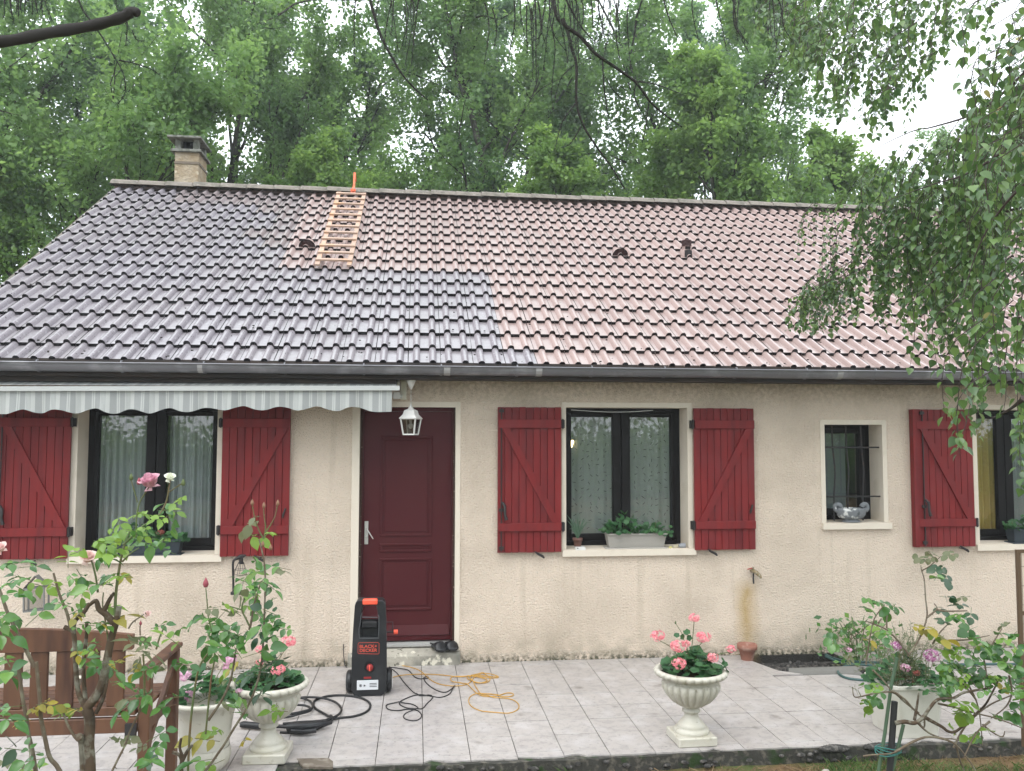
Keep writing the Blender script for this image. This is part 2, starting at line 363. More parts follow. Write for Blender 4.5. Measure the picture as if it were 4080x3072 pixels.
# open pit by the wall with broken edge and rubble
m_rub = mat('dark_rubble', (.05, .048, .045), .95, .2, bump=[(50, .8, .02)], noise=[((.13, .12, .11), 30, .5, .6, 5)])
mb = MB(); mb.add([(3.0, .05, -.085), (4.0, .05, -.085), (4.0, -.70, -.085), (3.0, -.70, -.085)], [(0, 1, 2, 3)])
for k in range(110):
    mb.ball((rnd.uniform(3.08, 3.93), rnd.uniform(-.66, -.02), -.08), rnd.uniform(.008, .03), 6, 4)
tag(mb.build('pit_rubble', m_rub), kind='structure')
mb = MB(); pl = [(3.05, -.68), (3.05, -.2), (3.16, -.55), (3.33, -.682)]
slab(pl, -.012, 0, mb); mb.build('paving_tile', m_pave, patio)

# ------------------------------------------------------------------ house
house = thing('house', (0, 0, 0), 'single storey cream rendered house with pantiled roof and red shutters', 'house')
XL, XR, WT = -4.0, 10.7, .32
OPS = [(-3.056, -1.855, 1.02, 2.355), (-.583, .300, .10, 2.353), (1.346, 2.532, 1.02, 2.36), (3.92, 4.517, 1.245, 2.204), (5.52, 6.47, 1.02, 2.36)]
def wall_mesh():
    mb = MB(); X = sorted({XL, XR, *[o[0] for o in OPS], *[o[1] for o in OPS]}); Z = sorted({-.35, 2.85, *[o[2] for o in OPS], *[o[3] for o in OPS]})
    def isop(x, z): return any(a < x < b and c < z < d for a, b, c, d in OPS)
    for i in range(len(X)-1):
        for j in range(len(Z)-1):
            if isop((X[i]+X[i+1])/2, (Z[j]+Z[j+1])/2): continue
            for y in (0, WT): mb.add([(X[i], y, Z[j]), (X[i+1], y, Z[j]), (X[i+1], y, Z[j+1]), (X[i], y, Z[j+1])], [(0, 1, 2, 3)])
    return mb
w = wall_mesh()
for (x0, x1) in ((XL, XL+.3), (XR-.3, XR)): w.box((x0, WT, -.35), (x1, 9.0, 2.85))
w.box((XL, 9.0, -.35), (XR, 9.3, 2.85))
for x in (XL, XR-.3): w.prism([(0, 2.85), (9.3, 2.85), (4.65, 5.5)], 0, x, x+.3)
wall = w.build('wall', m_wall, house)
m_rev = m_trim
def opening(a, b, c, d, tr, sill=True, door=False):
    """reveal lining, flat render band round the opening, projecting sill"""
    mb = MB(); z1 = d
    for y0, y1 in ((-.004, WT),):
        mb.add([(a, y0, c), (a, y1, c), (a, y1, d), (a, y0, d)], [(0, 1, 2, 3)]); mb.add([(b, y0, c), (b, y1, c), (b, y1, d), (b, y0, d)], [(0, 1, 2, 3)])
        mb.add([(a, y0, d), (a, y1, d), (b, y1, d), (b, y0, d)], [(0, 1, 2, 3)])
    l, r, t = tr
    for q in ((a-l, c, a, d), (b, c, b+r, d), (a-l, d, b+r, d+t)):
        mb.add([(q[0], -.004, q[1]), (q[2], -.004, q[1]), (q[2], -.004, q[3]), (q[0], -.004, q[3])], [(0, 1, 2, 3)])
        for (p1, p2) in (((q[0], q[1]), (q[0], q[3])), ((q[2], q[1]), (q[2], q[3])), ((q[0], q[3]), (q[2], q[3]))):
            if abs(p1[0]-a) < 1e-6 and abs(p2[0]-a) < 1e-6 or abs(p1[0]-b) < 1e-6 and abs(p2[0]-b) < 1e-6: continue
            mb.add([(p1[0], -.004, p1[1]), (p2[0], -.004, p2[1]), (p2[0], .0, p2[1]), (p1[0], .0, p1[1])], [(0, 1, 2, 3)])
    mb.build('window_surround' if not door else 'door_surround', m_trim, house)
    if sill:
        s = MB(); s.prism([(-.035, c-.062), (-.035, c-.004), (WT, c+.012), (WT, c-.062)], 0, a-l-.0, b+r+.02); s.build('sill', m_trim, house)
opening(*OPS[0], (.054, .045, .05)); opening(*OPS[2], (.04, .045, .046)); opening(*OPS[3], (.046, .045, .046)); opening(*OPS[4], (.045, .045, .046))
opening(*OPS[1], (.069, .046, .05), sill=False, door=True)
# rooms behind the glass
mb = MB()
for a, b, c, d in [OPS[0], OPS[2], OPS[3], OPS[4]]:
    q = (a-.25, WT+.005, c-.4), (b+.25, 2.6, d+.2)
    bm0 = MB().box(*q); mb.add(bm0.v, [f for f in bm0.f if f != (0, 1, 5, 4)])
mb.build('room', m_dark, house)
# windows
FY = .245
def window(a, b, c, d, leaves=2, fw=.05, mull=.17, lab=None, bot=.115, sash=.045):
    fr = MB()
    fr.box((a, FY, c), (a+fw, FY+.06, d)).box((b-fw, FY, c), (b, FY+.06, d)).box((a+fw, FY, d-fw*.8), (b-fw, FY+.06, d)).box((a+fw, FY-.02, c), (b-fw, FY+.06, c+.05))
    f = fr.build('window', m_frame, house)
    mid = (a+b)/2; n = leaves; ed = [(a+fw, mid-.003), (mid+.003, b-fw)] if n == 2 else [(a+fw, b-fw)]
    for i, (x0, x1) in enumerate(ed):
        sL = sash if (i == 0) else mull/2; sR = mull/2 if (i == 0 and n == 2) else sash; z0 = c+.052; z1 = d-fw*.8-.002
        s = MB(); s.bbox((x0, FY-.008, z0), (x0+sL, FY+.045, z1), .004).bbox((x1-sR, FY-.008, z0), (x1, FY+.045, z1), .004)
        s.bbox((x0+sL, FY-.005, z1-.045), (x1-sR, FY+.045, z1), .004).bbox((x0+sL, FY-.005, z0), (x1-sR, FY+.045, z0+bot-.05), .004); s.build('sash', m_frame, f)
        g_ = MB(); g_.box((x0+sL-.004, FY+.02, z0+.05), (x1-sR+.004, FY+.026, z1-.04)); g_.build('pane', m_glass, f)
    return f
window(*OPS[0]); window(*OPS[2]); window(*OPS[4]); window(*OPS[3], leaves=1, sash=.07, mull=.14)
# fascia, soffit
mb = MB(); mb.box((XL-.28, -.36, 2.588), (XR+.2, -.335, 2.74)); mb.build('fascia', m_fascia, house)
mb = MB(); mb.box((XL-.28, -.335, 2.60), (XR+.2, 0, 2.612)); mb.build('soffit', m_fascia, house)
# gutter
mb = MB(); gx0, gx1 = -4.3, 10.95; NG = 8
prof = [(-.42+.062*math.cos(math.pi+math.pi*k/NG), 2.690+.068*math.sin(math.pi+math.pi*k/NG)) for k in range(NG+1)]
vs = []; 
for x in (gx0, gx1): vs += [(x, y, z) for y, z in prof]
mb.add(vs, [(k, k+1, NG+2+k, NG+1+k) for k in range(NG)], True)
mb.tube([(gx0, -.484, 2.695), (gx1, -.484, 2.695)], .0075, 8)
gut = mb.build('gutter', m_zinc, house)
for k, x in enumerate(np.arange(-3.9, 10.8, .675)):
    mb = MB(); pr = [(-.42+.066*math.cos(math.pi+math.pi*j/8), 2.688+.072*math.sin(math.pi+math.pi*j/8)) for j in range(9)]
    for j in range(8):
        (y0, z0), (y1, z1) = pr[j], pr[j+1]; mb.add([(x-.011, y0, z0), (x+.011, y0, z0), (x+.011, y1, z1), (x-.011, y1, z1)], [(0, 1, 2, 3)])
    mb.tube([(x, -.492, 2.692), (x, -.478, 2.712), (x, -.45, 2.715)], .006, 6); mb.build('gutter_bracket', m_zinc, gut)
for x in (-1.9, .2, 1.02, 3.85):
    mb = MB(); pr = [(-.42+.0645*math.cos(math.pi+math.pi*j/8), 2.689+.0705*math.sin(math.pi+math.pi*j/8)) for j in range(9)]
    for j in range(8):
        (y0, z0), (y1, z1) = pr[j], pr[j+1]; mb.add([(x-.028, y0, z0), (x+.03, y0, z0), (x+.028, y1, z1), (x-.026, y1, z1)], [(0, 1, 2, 3)], True)
    mb.build('gutter_joint', mat('solder_grey', (.32, .31, .31), .5, .4) if x == -1.9 else bpy.data.materials['solder_grey'], gut)

# ---- roof
TH = R(32); SD = Vector((0, math.cos(TH), math.sin(TH))); NR = Vector((0, -math.sin(TH), math.cos(TH)))
RP = Vector((0, -.45, 2.666)); GA = .332; S0 = .11; TW = .2932
def rp(x, s, h=0): p = RP+SD*s+NR*h; return Vector((x, p.y, p.z))
yr, zr = rp(0, S0+16*GA)[1:]
mb = MB(); a, b, c, d = rp(0, .12, -.06), rp(0, 5.45, -.06), rp(0, 5.45, -.1), rp(0, .12, -.1)
mb.prism([(p.y, p.z) for p in (a, b, c, d)], 0, -4.2, 10.85)
mb.prism([(2*yr-p.y, p.z) for p in (a, b, c, d)][::-1], 0, -4.2, 10.85)
roof = mb.build('roof', m_fascia, house)
def tile_geo():
    # cross-section: flat, roll, flat, roll; the left roll laps over its neighbour
    pts = []; rw, rh = .066, .041
    def roll(c, w, n=5):
        return [(c-w/2*math.cos(math.pi*k/n), rh*math.sin(math.pi*k/n)**.8) for k in range(n+1)]
    pts = [(.004, 0)]+roll(.075, rw)+roll(.075+.1466, rw-.002)+[(.2932-.002, 0)]
    pts[-2] = (pts[-2][0], .004); pts.insert(-1, (pts[-2][0]+.003, -.001))
    L = GA+.05; t = .044; vs, fs = [], []; n = len(pts)
    def loc(x, s, h): p = SD*s+NR*h; return (x, p.y, p.z)
    F = [loc(x, 0, h) for x, h in pts]; B = [loc(x, L, h-.036) for x, h in pts]
    F2 = [loc(x, 0, h) for x, h in pts]; F3 = [loc(x, 0.003, h-t) for x, h in pts]
    vs = F+B+F2+F3; fs = [(k, k+1, n+k+1, n+k) for k in range(n-1)]; sm = [not (abs(pts[k][1]) < .005 and abs(pts[k+1][1]) < .005) for k in range(n-1)]
    fs += [(2*n+k+1, 2*n+k, 3*n+k, 3*n+k+1) for k in range(n-1)]; sm += [False]*(n-1)
    return vs, fs, sm
TV, TF, TS = tile_geo()
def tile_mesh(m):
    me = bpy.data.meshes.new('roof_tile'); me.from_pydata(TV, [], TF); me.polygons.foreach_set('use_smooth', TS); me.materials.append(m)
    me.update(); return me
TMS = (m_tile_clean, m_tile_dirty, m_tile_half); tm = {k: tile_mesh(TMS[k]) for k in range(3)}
NX = 52; X0 = -4.25
def dirty(r, xc):
    if r == 0: return xc < .93
    if r < 7: return xc < .80
    if r < 9: return xc < -1.62
    if xc > -1.47: return 0
    if xc > -2.0-.05*((r*5) % 3) or (r >= 14 and xc > -3.5): return 2
    return 1
tl = []
for r in range(16):
    for i in range(NX):
        x = X0+i*TW; p = rp(x+TW/2, S0+r*GA+.16); s = scr(p); vis = -60 < s[0] < 4140
        if i in (0,): pass
        tl.append((0 if vis else 1, s[2], r, i, x))
tl.sort(); bulk = {0: MB(), 1: MB(), 2: MB()}
VENTS = {(6, None)}
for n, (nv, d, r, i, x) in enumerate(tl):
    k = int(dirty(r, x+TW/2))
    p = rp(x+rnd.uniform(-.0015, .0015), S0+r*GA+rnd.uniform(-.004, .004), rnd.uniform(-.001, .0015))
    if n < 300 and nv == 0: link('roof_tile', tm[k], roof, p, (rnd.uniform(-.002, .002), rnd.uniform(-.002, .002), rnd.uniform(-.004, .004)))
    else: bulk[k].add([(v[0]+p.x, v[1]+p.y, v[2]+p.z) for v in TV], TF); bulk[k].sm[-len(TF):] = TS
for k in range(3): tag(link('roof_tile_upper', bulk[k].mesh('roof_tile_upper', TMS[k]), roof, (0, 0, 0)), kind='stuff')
# debris lodged on the lower courses
mb = MB()
for k in range(260):
    r = int(abs(rnd.gauss(0, 2.6))); x = X0+TW*rnd.randint(0, 50)+rnd.choice((.125, .15, .27, .02))+rnd.gauss(0, .02); p = rp(x, S0+r*GA+rnd.uniform(.0, .3), .006); mb.ball(p, rnd.uniform(.004, .011), 5, 3, (1.3, 1, .6))
tag(mb.build('moss_crumbs', m_rub_, roof), kind='stuff')
# plain rear slope
mb = MB()
for r in range(16):
    a, b = rp(0, S0+r*GA, .0), rp(0, S0+(r+1)*GA+.03, -.03)
    mb.add([(-4.25, 2*yr-a.y, a.z), (10.98, 2*yr-a.y, a.z), (10.98, 2*yr-b.y, b.z), (-4.25, 2*yr-b.y, b.z)], [(0, 1, 2, 3)])
mb.build('rear_slope', m_tile_clean, roof)
# verge: mortar-bedded rolls at both gable ends
for x in (-4.262, 10.99):
    mb = MB(); mb.prism([(p.y, p.z) for p in (rp(0, .1, -.03), rp(0, 5.42, -.03), rp(0, 5.42, -.14), rp(0, .1, -.14))], 0, x-.02, x+.012); mb.build('verge', m_ridge, roof)
# ridge tiles
RL = .365; k = 0; x = -4.27
while x < 10.95:
    mb = MB(); N = 7; vs = []
    for (xx, rr) in ((x, .165), (x+.35, .155), (x+.352, .148), (x+RL+.03, .145)):
        for j in range(N): 
            a = math.pi*(.12+.76*j/(N-1)); vs.append((xx, yr-rr*math.cos(a)*1.0, zr-.055+rr*math.sin(a)*.92+.0))
    fs = [(i*N+j, i*N+j+1, (i+1)*N+j+1, (i+1)*N+j) for i in range(3) for j in range(N-1)]+[tuple(range(N))]
    mb.add(vs, fs); dz = rnd.uniform(-.003, .003)-.004*(x+4.2)/10; mb.v = [(a, b, c+dz) for a, b, c in mb.v]
    mb.build('ridge_tile', m_ridge, roof); x += RL
# vents
m_vent = mat('brown_vent_plastic', (.06, .03, .03), .6, .3)
def cowl(x, s):
    mb = MB(); c = rp(x, s, .0); N = 12
    for i in range(N):
        a0, a1 = math.pi*i/N, math.pi*(i+1)/N
        def q(a, r, t, hh=1.0): return c+Vector((r*math.cos(a), 0, 0))+NR*(r*math.sin(a)*hh)+SD*t
        mb.add([q(a0, .098, 0), q(a1, .098, 0), q(a1, .05, .22, .6), q(a0, .05, .22, .6)], [(0, 1, 2, 3)], True)
        mb.add([q(a0, .098, 0), q(a1, .098, 0), q(a1, .086, 0), q(a0, .086, 0)], [(0, 1, 2, 3)])
    o = mb.build('vent_cowl', m_tile_clean, roof)
    mb = MB(); N = 12
    for i in range(N):
        a0, a1 = math.pi*i/N, math.pi*(i+1)/N
        mb.add([q(a0, .086, .012), q(a1, .086, .012), q(a1, .03, .012), q(a0, .03, .012)], [(0, 1, 2, 3)])
    for i in range(1, 7):
        a0 = math.pi*i/7; mb.tube([q(a0, .03, .006), q(a0, .09, .006)], .0028, 5)
    mb.build('vent_grille', m_vent, roof)
cowl(-1.375, 3.13); cowl(2.42, 3.115)
c = rp(3.29, 3.20, 0)
mb = MB(); mb.lathe([(.082, -.06), (.082, .045), (.076, .055), (.06, .06)], c, 20); mb.lathe([(.058, .05), (.058, .10), (.063, .105)], c, 20)
o = mb.build('vent_pipe', m_tile_clean, roof)
mb = MB()
for i in range(14):
    a = 2*math.pi*i/14; p = c+Vector((.054*math.cos(a), .054*math.sin(a), 0)); mb.box(p+Vector((-.006, -.006, .1)), p+Vector((.006, .006, .175)))
mb.lathe([(.0001, .185), (.064, .185), (.066, .172), (.060, .168), (.0001, .168)], c, 20); mb.build('vent_cap', m_vent, roof)

# ---- chimney
m_ch = mat('stained_chimney_render', (.38, .32, .24), .95, .15, bump=[(25, .9, .03)], noise=[((.30, .23, .15), 4, .4, .6, 5), ((.55, .48, .37), 9, .6, .75, 4)])
m_chc = mat('mossy_chimney_concrete', (.20, .20, .18), .9, .2, bump=[(40, .6, .01)], noise=[((.10, .105, .085), 14, .45, .6, 5), ((.33, .33, .30), 9, .62, .75, 4)])
cx0, cx1, cyf, cyb = -3.631, -3.296, 4.75, 5.235
mb = MB(); mb.box((cx0, cyf, 5.2), (cx1, cyb, 6.255)); chim = mb.build('chimney', m_ch, house)
mb = MB(); mb.box((cx0-.006, cyf-.012, 6.082), (cx1+.012, cyb+.01, 6.118)); mb.build('chimney_band', mat('band_brown', (.17, .14, .11), .9, .2), chim)
mb = MB(); mb.bbox((cx0-.052, cyf-.05, 6.255), (cx1+.045, cyb+.05, 6.296), .004); mb.build('chimney_shoulder', m_chc, chim)
for sx in (cx0+.02, cx1-.06):
    for sy in (cyf, cyb-.09):
        mb = MB(); mb.box((sx-.02, sy, 6.296), (sx+.055, sy+.09, 6.45)); mb.build('chimney_post', m_chc, chim)
mb = MB(); mb.bbox((cx0-.095, cyf-.09, 6.45), (cx1+.05, cyb+.09, 6.482), .004); mb.build('chimney_cap', m_chc, chim)
mb = MB(); mb.box((cx0+.09, cyf+.09, 6.297), (cx1-.08, cyb-.09, 6.445)); mb.build('flue', mat('soot', (.01, .01, .01), .95, .05), chim)

# ---- shutters
def shutter(x0, x1, hinge_right, z0=1.005, z1=2.356, bolt=False, catch=None, fold=False):
    """planks with two rails and one brace; hinge_right: side towards the window"""
    N = 9; w = (x1-x0)/N
    body = MB(); body.box((x0+.004, -.030, z0+.004), (x1-.004, -.026, z1-.004)); S = body.build('shutter', m_red, house)
    for i in range(N):
        j = rnd.uniform(-.0012, .0012); zj = rnd.uniform(-.0015, .0015)
        mb = MB(); mb.bbox((x0+i*w+.0022, -.050+j, z0+zj), (x0+(i+1)*w-.0022, -.031+j*0, z1+zj), .0018); mb.build('plank', m_red, S)
    for (a, b) in ((1.203, 1.278), (2.160, 2.240)):
        mb = MB(); mb.bbox((x0+(.008 if not fold else .0), -.072, a), (x1-.004, -.0515, b), .002); mb.build('rail', m_red, S)
    # Z brace climbs away from the window
    xa, xb = (x1-.055, x0+.075) if hinge_right else (x0+.075, x1-.055)
    wd = .075
    pl = [(xa-wd/2, 1.279), (xa+wd/2, 1.279), (xb+wd/2, 2.159), (xb-wd/2, 2.159)]
    mb = MB(); mb.prism(pl, 1, -.0705, -.0515); mb.build('brace', m_red, S)
    hx = x1 if hinge_right else x0; sg = 1 if hinge_right else -1
    for z in (1.24, 2.20):
        mb = MB(); mb.box((min(hx-sg*.005, hx+sg*.03), -.062, z-.038), (max(hx-sg*.005, hx+sg*.03), -.012, z+.038)); mb.tube([(hx+sg*.012, -.066, z-.045), (hx+sg*.012, -.066, z+.045)], .009, 8)
        mb.build('hinge', m_iron, S)
    return S
def espag(S, x):
    mb = MB(); mb.tube([(x, -.066, 1.02), (x, -.066, 2.345)], .006, 6)
    for z in (1.05, 1.40, 2.32): mb.box((x-.022, -.07, z-.014), (x+.022, -.052, z+.014))
    mb.tube([(x+.008, -.07, 1.47), (x+.03, -.085, 1.44), (x+.032, -.09, 1.36), (x+.045, -.09, 1.31)], [.012, .014, .012, .018], 8)
    mb.build('bolt', m_iron, S)
s1 = shutter(-3.70, -3.096, True); espag(s1, -3.665)
s2 = shutter(-1.803, -1.20, False)
s3 = shutter(.690, 1.293, True); espag(s3, .725)
s4 = shutter(2.578, 3.181, False)
s5 = shutter(4.84, 5.443, True, fold=True); espag(s5, 4.905)
s6 = shutter(6.52, 7.0, False)
for S, x in ((s2, -1.245), (s4, 3.135)):
    mb = MB(); mb.tube([(x+.014, -.062, 1.43), (x+.004, -.068, 1.40), (x-.006, -.065, 1.375), (x-.01, -.062, 1.345)], [.010, .008, .012, .006], 6); mb.build('latch', m_iron, S)
mb = MB(); mb.box((4.803, -.072, 1.005), (4.838, -.006, 2.356)); mb.build('folded_leaf', m_red, s5)
for x in (-3.38, -1.45, 1.08, 2.74, 5.30):
    mb = MB(); mb.tube([(x, .0, .985), (x, -.075, .985)], .006, 6); mb.tube([(x-.045, -.08, 1.018), (x-.01, -.08, .992), (x+.03, -.08, .972), (x+.045, -.08, .955)], [.006, .012, .013, .008], 6); mb.build('shutter_dog', m_iron, house)

# ---- door
DY = .09
mb = MB(); mb.box((-.583, DY-.02, .185), (-.552, DY+.06, 2.353)).box((.270, DY-.02, .185), (.300, DY+.06, 2.353)).box((-.552, DY-.02, 2.315), (.270, DY+.06, 2.353)); 
door = None
mb2 = MB(); mb2.box((-.550, DY+.006, .19), (.268, DY+.05, 2.313)); door = mb2.build('door', m_door, house)
mb.build('door_frame', m_door, door)
def molding(x0, x1, z0, z1):
    w = .022; mb = MB()
    for (a, b) in (((x0, z0, x1, z0+w), 0), ((x0, z1-w, x1, z1), 0), ((x0, z0+w, x0+w, z1-w), 0), ((x1-w, z0+w, x1, z1-w), 0)):
        mb.bbox((a[0], DY-.006, a[1]), (a[2], DY+.0055, a[3]), .004)
    mb.bbox((x0+w+.02, DY-.001, z0+w+.02), (x1-w-.02, DY+.0055, z1-w-.02), .004)
    mb.build('door_panel', m_door, door)
molding(-.395, .088, 1.150, 2.085); molding(-.395, .088, 1.005, 1.085); molding(-.395, .088, .47, .950)
mb = MB(); mb.prism([(DY-.022, .245), (DY+.005, .335), (DY+.005, .245)], 0, -.53, .25); mb.prism([(DY-.012, .20), (DY-.012, .24), (DY+.005, .24), (DY+.005, .20)], 0, -.55, .268); mb.build('weatherboard', m_door, door)
mb = MB(); mb.bbox((-.535, DY-.006, 1.082), (-.500, DY+.005, 1.294), .002); pl_ = mb.build('door_handle', m_steel, door)
mb = MB(); mb.tube([(-.515, DY-.005, 1.225), (-.515, DY-.045, 1.225), (-.505, DY-.05, 1.218), (-.452, DY-.05, 1.135)], [.006, .006, .006, .0045], 8)
mb.ball((-.516, DY-.007, 1.15), .009, 8, 6); mb.v = mb.v; mb.build('lever', m_steel, door)
m_chip = mat('old_timber', (.05, .03, .022), .8, .2, noise=[((.35, .3, .25), 60, .66, .7, 3)])
mb = MB(); mb.box((-.5815, DY-.045, .15), (-.562, DY-.021, 2.35)).box((.281, DY-.045, .15), (.2985, DY-.021, 2.35)); mb.build('door_stop', m_chip, door)
mb = MB(); mb.box((-.56, DY-.05, .148), (.28, DY+.05, .165)).box((-.56, DY-.03, .166), (.28, DY+.05, .186)); mb.build('threshold', m_steel, door)
m_step = mat('chipped_cream_step', (.40, .37, .31), .9, .2, bump=[(40, .5, .01)], noise=[((.17, .165, .14), 3.5, .42, .62, 5), ((.62, .58, .48), 12, .55, .62, 5), ((.05, .05, .035), 20, .62, .68, 4)])
mb = MB(); mb.prism([(-.055, -.02), (-.055, .085), (-.045, .105), (.10, .147), (.10, -.02)], 0, -.662, .352); mb.build('doorstep', m_step, house)

# ------------------------------------------------------------------ trees behind the house
m_bark = mat('dark_oak_bark', (.045, .04, .032), .95, .15, bump=[((14, 14, 4), .8, .03)], noise=[((.09, .09, .07), 6, .5, .7, 4), ((.03, .04, .02), 2.5, .5, .65, 3)])
OAK = leafmat('oak_leaf', [(.075, .155, .055), (.11, .21, .065), (.155, .275, .08), (.22, .36, .10)], .36, .55, .55, big=.55)
OAKB = leafmat('young_oak_leaf', [(.08, .17, .045), (.12, .22, .055), (.16, .28, .065), (.24, .37, .09)], .4, .5, .55, big=.8)
OAKD = leafmat('bluish_leaf', [(.075, .15, .07), (.105, .20, .085), (.145, .26, .10)], .36, .55, .55, big=.6)
def grow(seed, H, r0, lean=(0, 0), n1=15, spread=1.0, zlo=.25, wob=.05, n2=8, n3=8, L1=.30, up=.55, fork=False):
    g = np.random.default_rng(seed); segs = []; twigs = []
    def path(p, d, L, n, w, grav=0):
        pts = [p.copy()]; d = d/np.linalg.norm(d)
        for k in range(n):
            d = d+g.normal(0, w, 3)+np.array([0, 0, grav]); d /= np.linalg.norm(d); p = p+d*L/n; pts.append(p.copy())
        return pts, d
    trunk, _ = path(np.zeros(3), np.array([lean[0], lean[1], 1.]), H, 16, wob)
    segs.append((trunk, [r0*(1-.9*(k/16))**.8+.004 for k in range(17)], 9))
    stems = [(trunk, r0)]
    if fork:
        i = 5+seed % 4; s2, _ = path(trunk[i], np.array([g.normal(0, .5), g.normal(0, .3), 1.]), H*.6, 12, wob*1.6); r2 = r0*(1-.9*i/16)*.75
        segs.append((s2, [r2*(1-.9*(k/12))+.004 for k in range(13)], 8)); stems.append((s2, r2))
    for st, rr in stems:
        for b in range(n1 if st is trunk else n1//2):
            t = zlo+(1-zlo)*((b+g.random()*.8)/(n1 if st is trunk else n1//2)); t = min(t, .99); q = t*(len(st)-1); i = int(q); p = st[i]*(1-(q-i))+st[min(i+1, len(st)-1)]*(q-i)
            a = b*2.4+g.normal(0, .4); el = up+.5*t+g.normal(0, .15)
            d = np.array([math.cos(a)*math.cos(el), math.sin(a)*math.cos(el), math.sin(el)])
            L = H*L1*spread*(1.15-.75*max(t-.35, 0)/.65)*g.uniform(.75, 1.15); r1 = rr*.42*(1-.75*t)+.012
            pb, _ = path(p, d, L, 9, .13, .02); segs.append((pb, [r1*(1-.85*k/9)+.003 for k in range(10)], 6))
            for c in range(n2):
                tc = .25+.75*(c+g.random())/n2; q = min(tc, .98)*9; i = int(q); p2 = pb[i]*(1-(q-i))+pb[i+1]*(q-i)
                d2 = pb[i+1]-pb[i]; d2 = d2/np.linalg.norm(d2)+g.normal(0, .62, 3)+np.array([0, 0, .15])
                L2 = L*.38*g.uniform(.6, 1.1); p2b, _ = path(p2, d2, L2, 5, .2, .0); segs.append((p2b, [r1*.33*(1-.8*k/5)+.002 for k in range(6)], 4))
                for e in range(n3):
                    q = min(.15+.85*(e+g.random())/n3, .98)*5; i = int(q); p3 = p2b[i]*(1-(q-i))+p2b[i+1]*(q-i)
                    d3 = (p2b[i+1]-p2b[i]); d3 = d3/np.linalg.norm(d3)+g.normal(0, .8, 3); d3 /= np.linalg.norm(d3)
                    twigs.append((p3, d3, g.uniform(.25, .6)*L2))
    return segs, twigs
def leaves(g, twigs, per, size, jit=.09, zmin=None, droop=.2):
    P0 = np.repeat(np.array([t[0] for t in twigs]), per, 0); D = np.repeat(np.array([t[1] for t in twigs]), per, 0); L = np.repeat(np.array([t[2] for t in twigs]), per)
    n = len(P0); pos = P0+D*(L*g.random(n)**.7)[:, None]+g.normal(0, jit, (n, 3))
    if zmin is not None: k = pos[:, 2] > zmin; pos = pos[k]; D = D[k]; n = len(pos)
    d = D*.5+g.normal(0, .7, (n, 3)); d[:, 2] -= droop; d /= np.linalg.norm(d, axis=1)[:, None]
    nn = g.normal(0, .6, (n, 3)); nn[:, 2] += .9; nn -= d*(nn*d).sum(1)[:, None]; nn /= np.linalg.norm(nn, axis=1)[:, None]; s = np.cross(d, nn)
    sz = (size*g.uniform(.65, 1.25, n))[:, None]; w = .34
    V = np.stack([pos, pos+d*sz*.5+s*sz*w+nn*sz*.08, pos+d*sz, pos+d*sz*.5-s*sz*w+nn*sz*.08], 1).reshape(-1, 3)
    return V, np.arange(n*4).reshape(-1, 4)
def tree_meshes(seed, H, r0, m_leaf, per=30, size=.118, zmin=3.2, jit=.11, **k):
    segs, tw = grow(seed, H, r0, **k); mb = MB()
    for p, r, n in segs: mb.tube(p, r, n, cap=False)
    g = np.random.default_rng(seed+99); V, F = leaves(g, tw, per, size, jit, zmin)
    return mb.mesh('trunk', m_bark), npmesh('crown', V, F, m_leaf)
def place_tree(meshes, x, y, rot, sc, label, group='trees behind the house', name='oak_tree'):
    t = thing(name, (x, y, -.16), label, 'tree', group); t.rotation_euler = (0, 0, rot); t.scale = (sc, sc, sc)
    for n, me in zip(('trunk', 'crown'), meshes):
        o = bpy.data.objects.new(n, me); COL.objects.link(o); o.parent = t
    return t
TA = tree_meshes(11, 13.4, .17, OAK, fork=True, n1=15)
TB = tree_meshes(23, 14, .15, OAKD, lean=(.18, 0), n1=14, wob=.06)
TC = tree_meshes(37, 12.8, .16, OAK, lean=(-.12, .05), fork=True, wob=.09, n1=15)
TY = tree_meshes(51, 9.2, .09, OAKB, per=30, size=.118, n1=17, L1=.26, zlo=.3, zmin=3.4, jit=.10, n2=7, n3=8)
SPOTS = [  # mesh, photo x (2212), depth y, rotation, scale, label
    (TC, -150, 9.5, .3, .95, 'dark oak beyond the left end of the roof, leftmost of the trees'),
    (TA, 90, 11.5, 2.2, 1.0, 'forked oak left of the chimney whose dark limbs show between the leaves'),
    (TB, 215, 16, 4.1, 1.0, 'tall bluish tree just left of the chimney, set back'),
    (TA, 420, 12.5, 5.2, 1.02, 'broad green oak rising directly behind the chimney'),
    (TC, 600, 18, 1.2, 1.12, 'tall oak in the back row between the chimney and the roof ladder'),
    (TC, 770, 12.0, 3.9, 1.0, 'oak with a bent trunk behind the roof ladder'),
    (TB, 985, 13.5, .15, .98, 'slim leaning tree with bare trunk in front of the bright sky gap'),
    (TA, 1165, 12.5, 1.1, 1.0, 'crooked forked oak right of the leaning tree'),
    (TC, 1330, 17.5, 5.5, 1.1, 'tall oak in the back row behind the middle of the ridge'),
    (TA, 1480, 12.5, 3.4, 1.0, 'dense oak above the roof between the two vents'),
    (TB, 1660, 15, 2.4, .98, 'bluish tree behind the bright young oak'),
    (TC, 1930, 20, .8, .80, 'low pale oak at the far right under the open sky'),
    (TB, 1850, 17, 1.9, .74, 'bluish tree low behind the bright young oak and the birch'), (TC, 2060, 14.5, 3.1, .72, 'low oak behind the middle of the hanging birch'),
    (TA, 2180, 19, 2.9, .82, 'rightmost oak, mostly hidden by the hanging birch'),
]
for me, px, y, rot, sc, lab in SPOTS:
    p = at(px, 420, y); place_tree(me, p.x, y, rot, sc, lab)
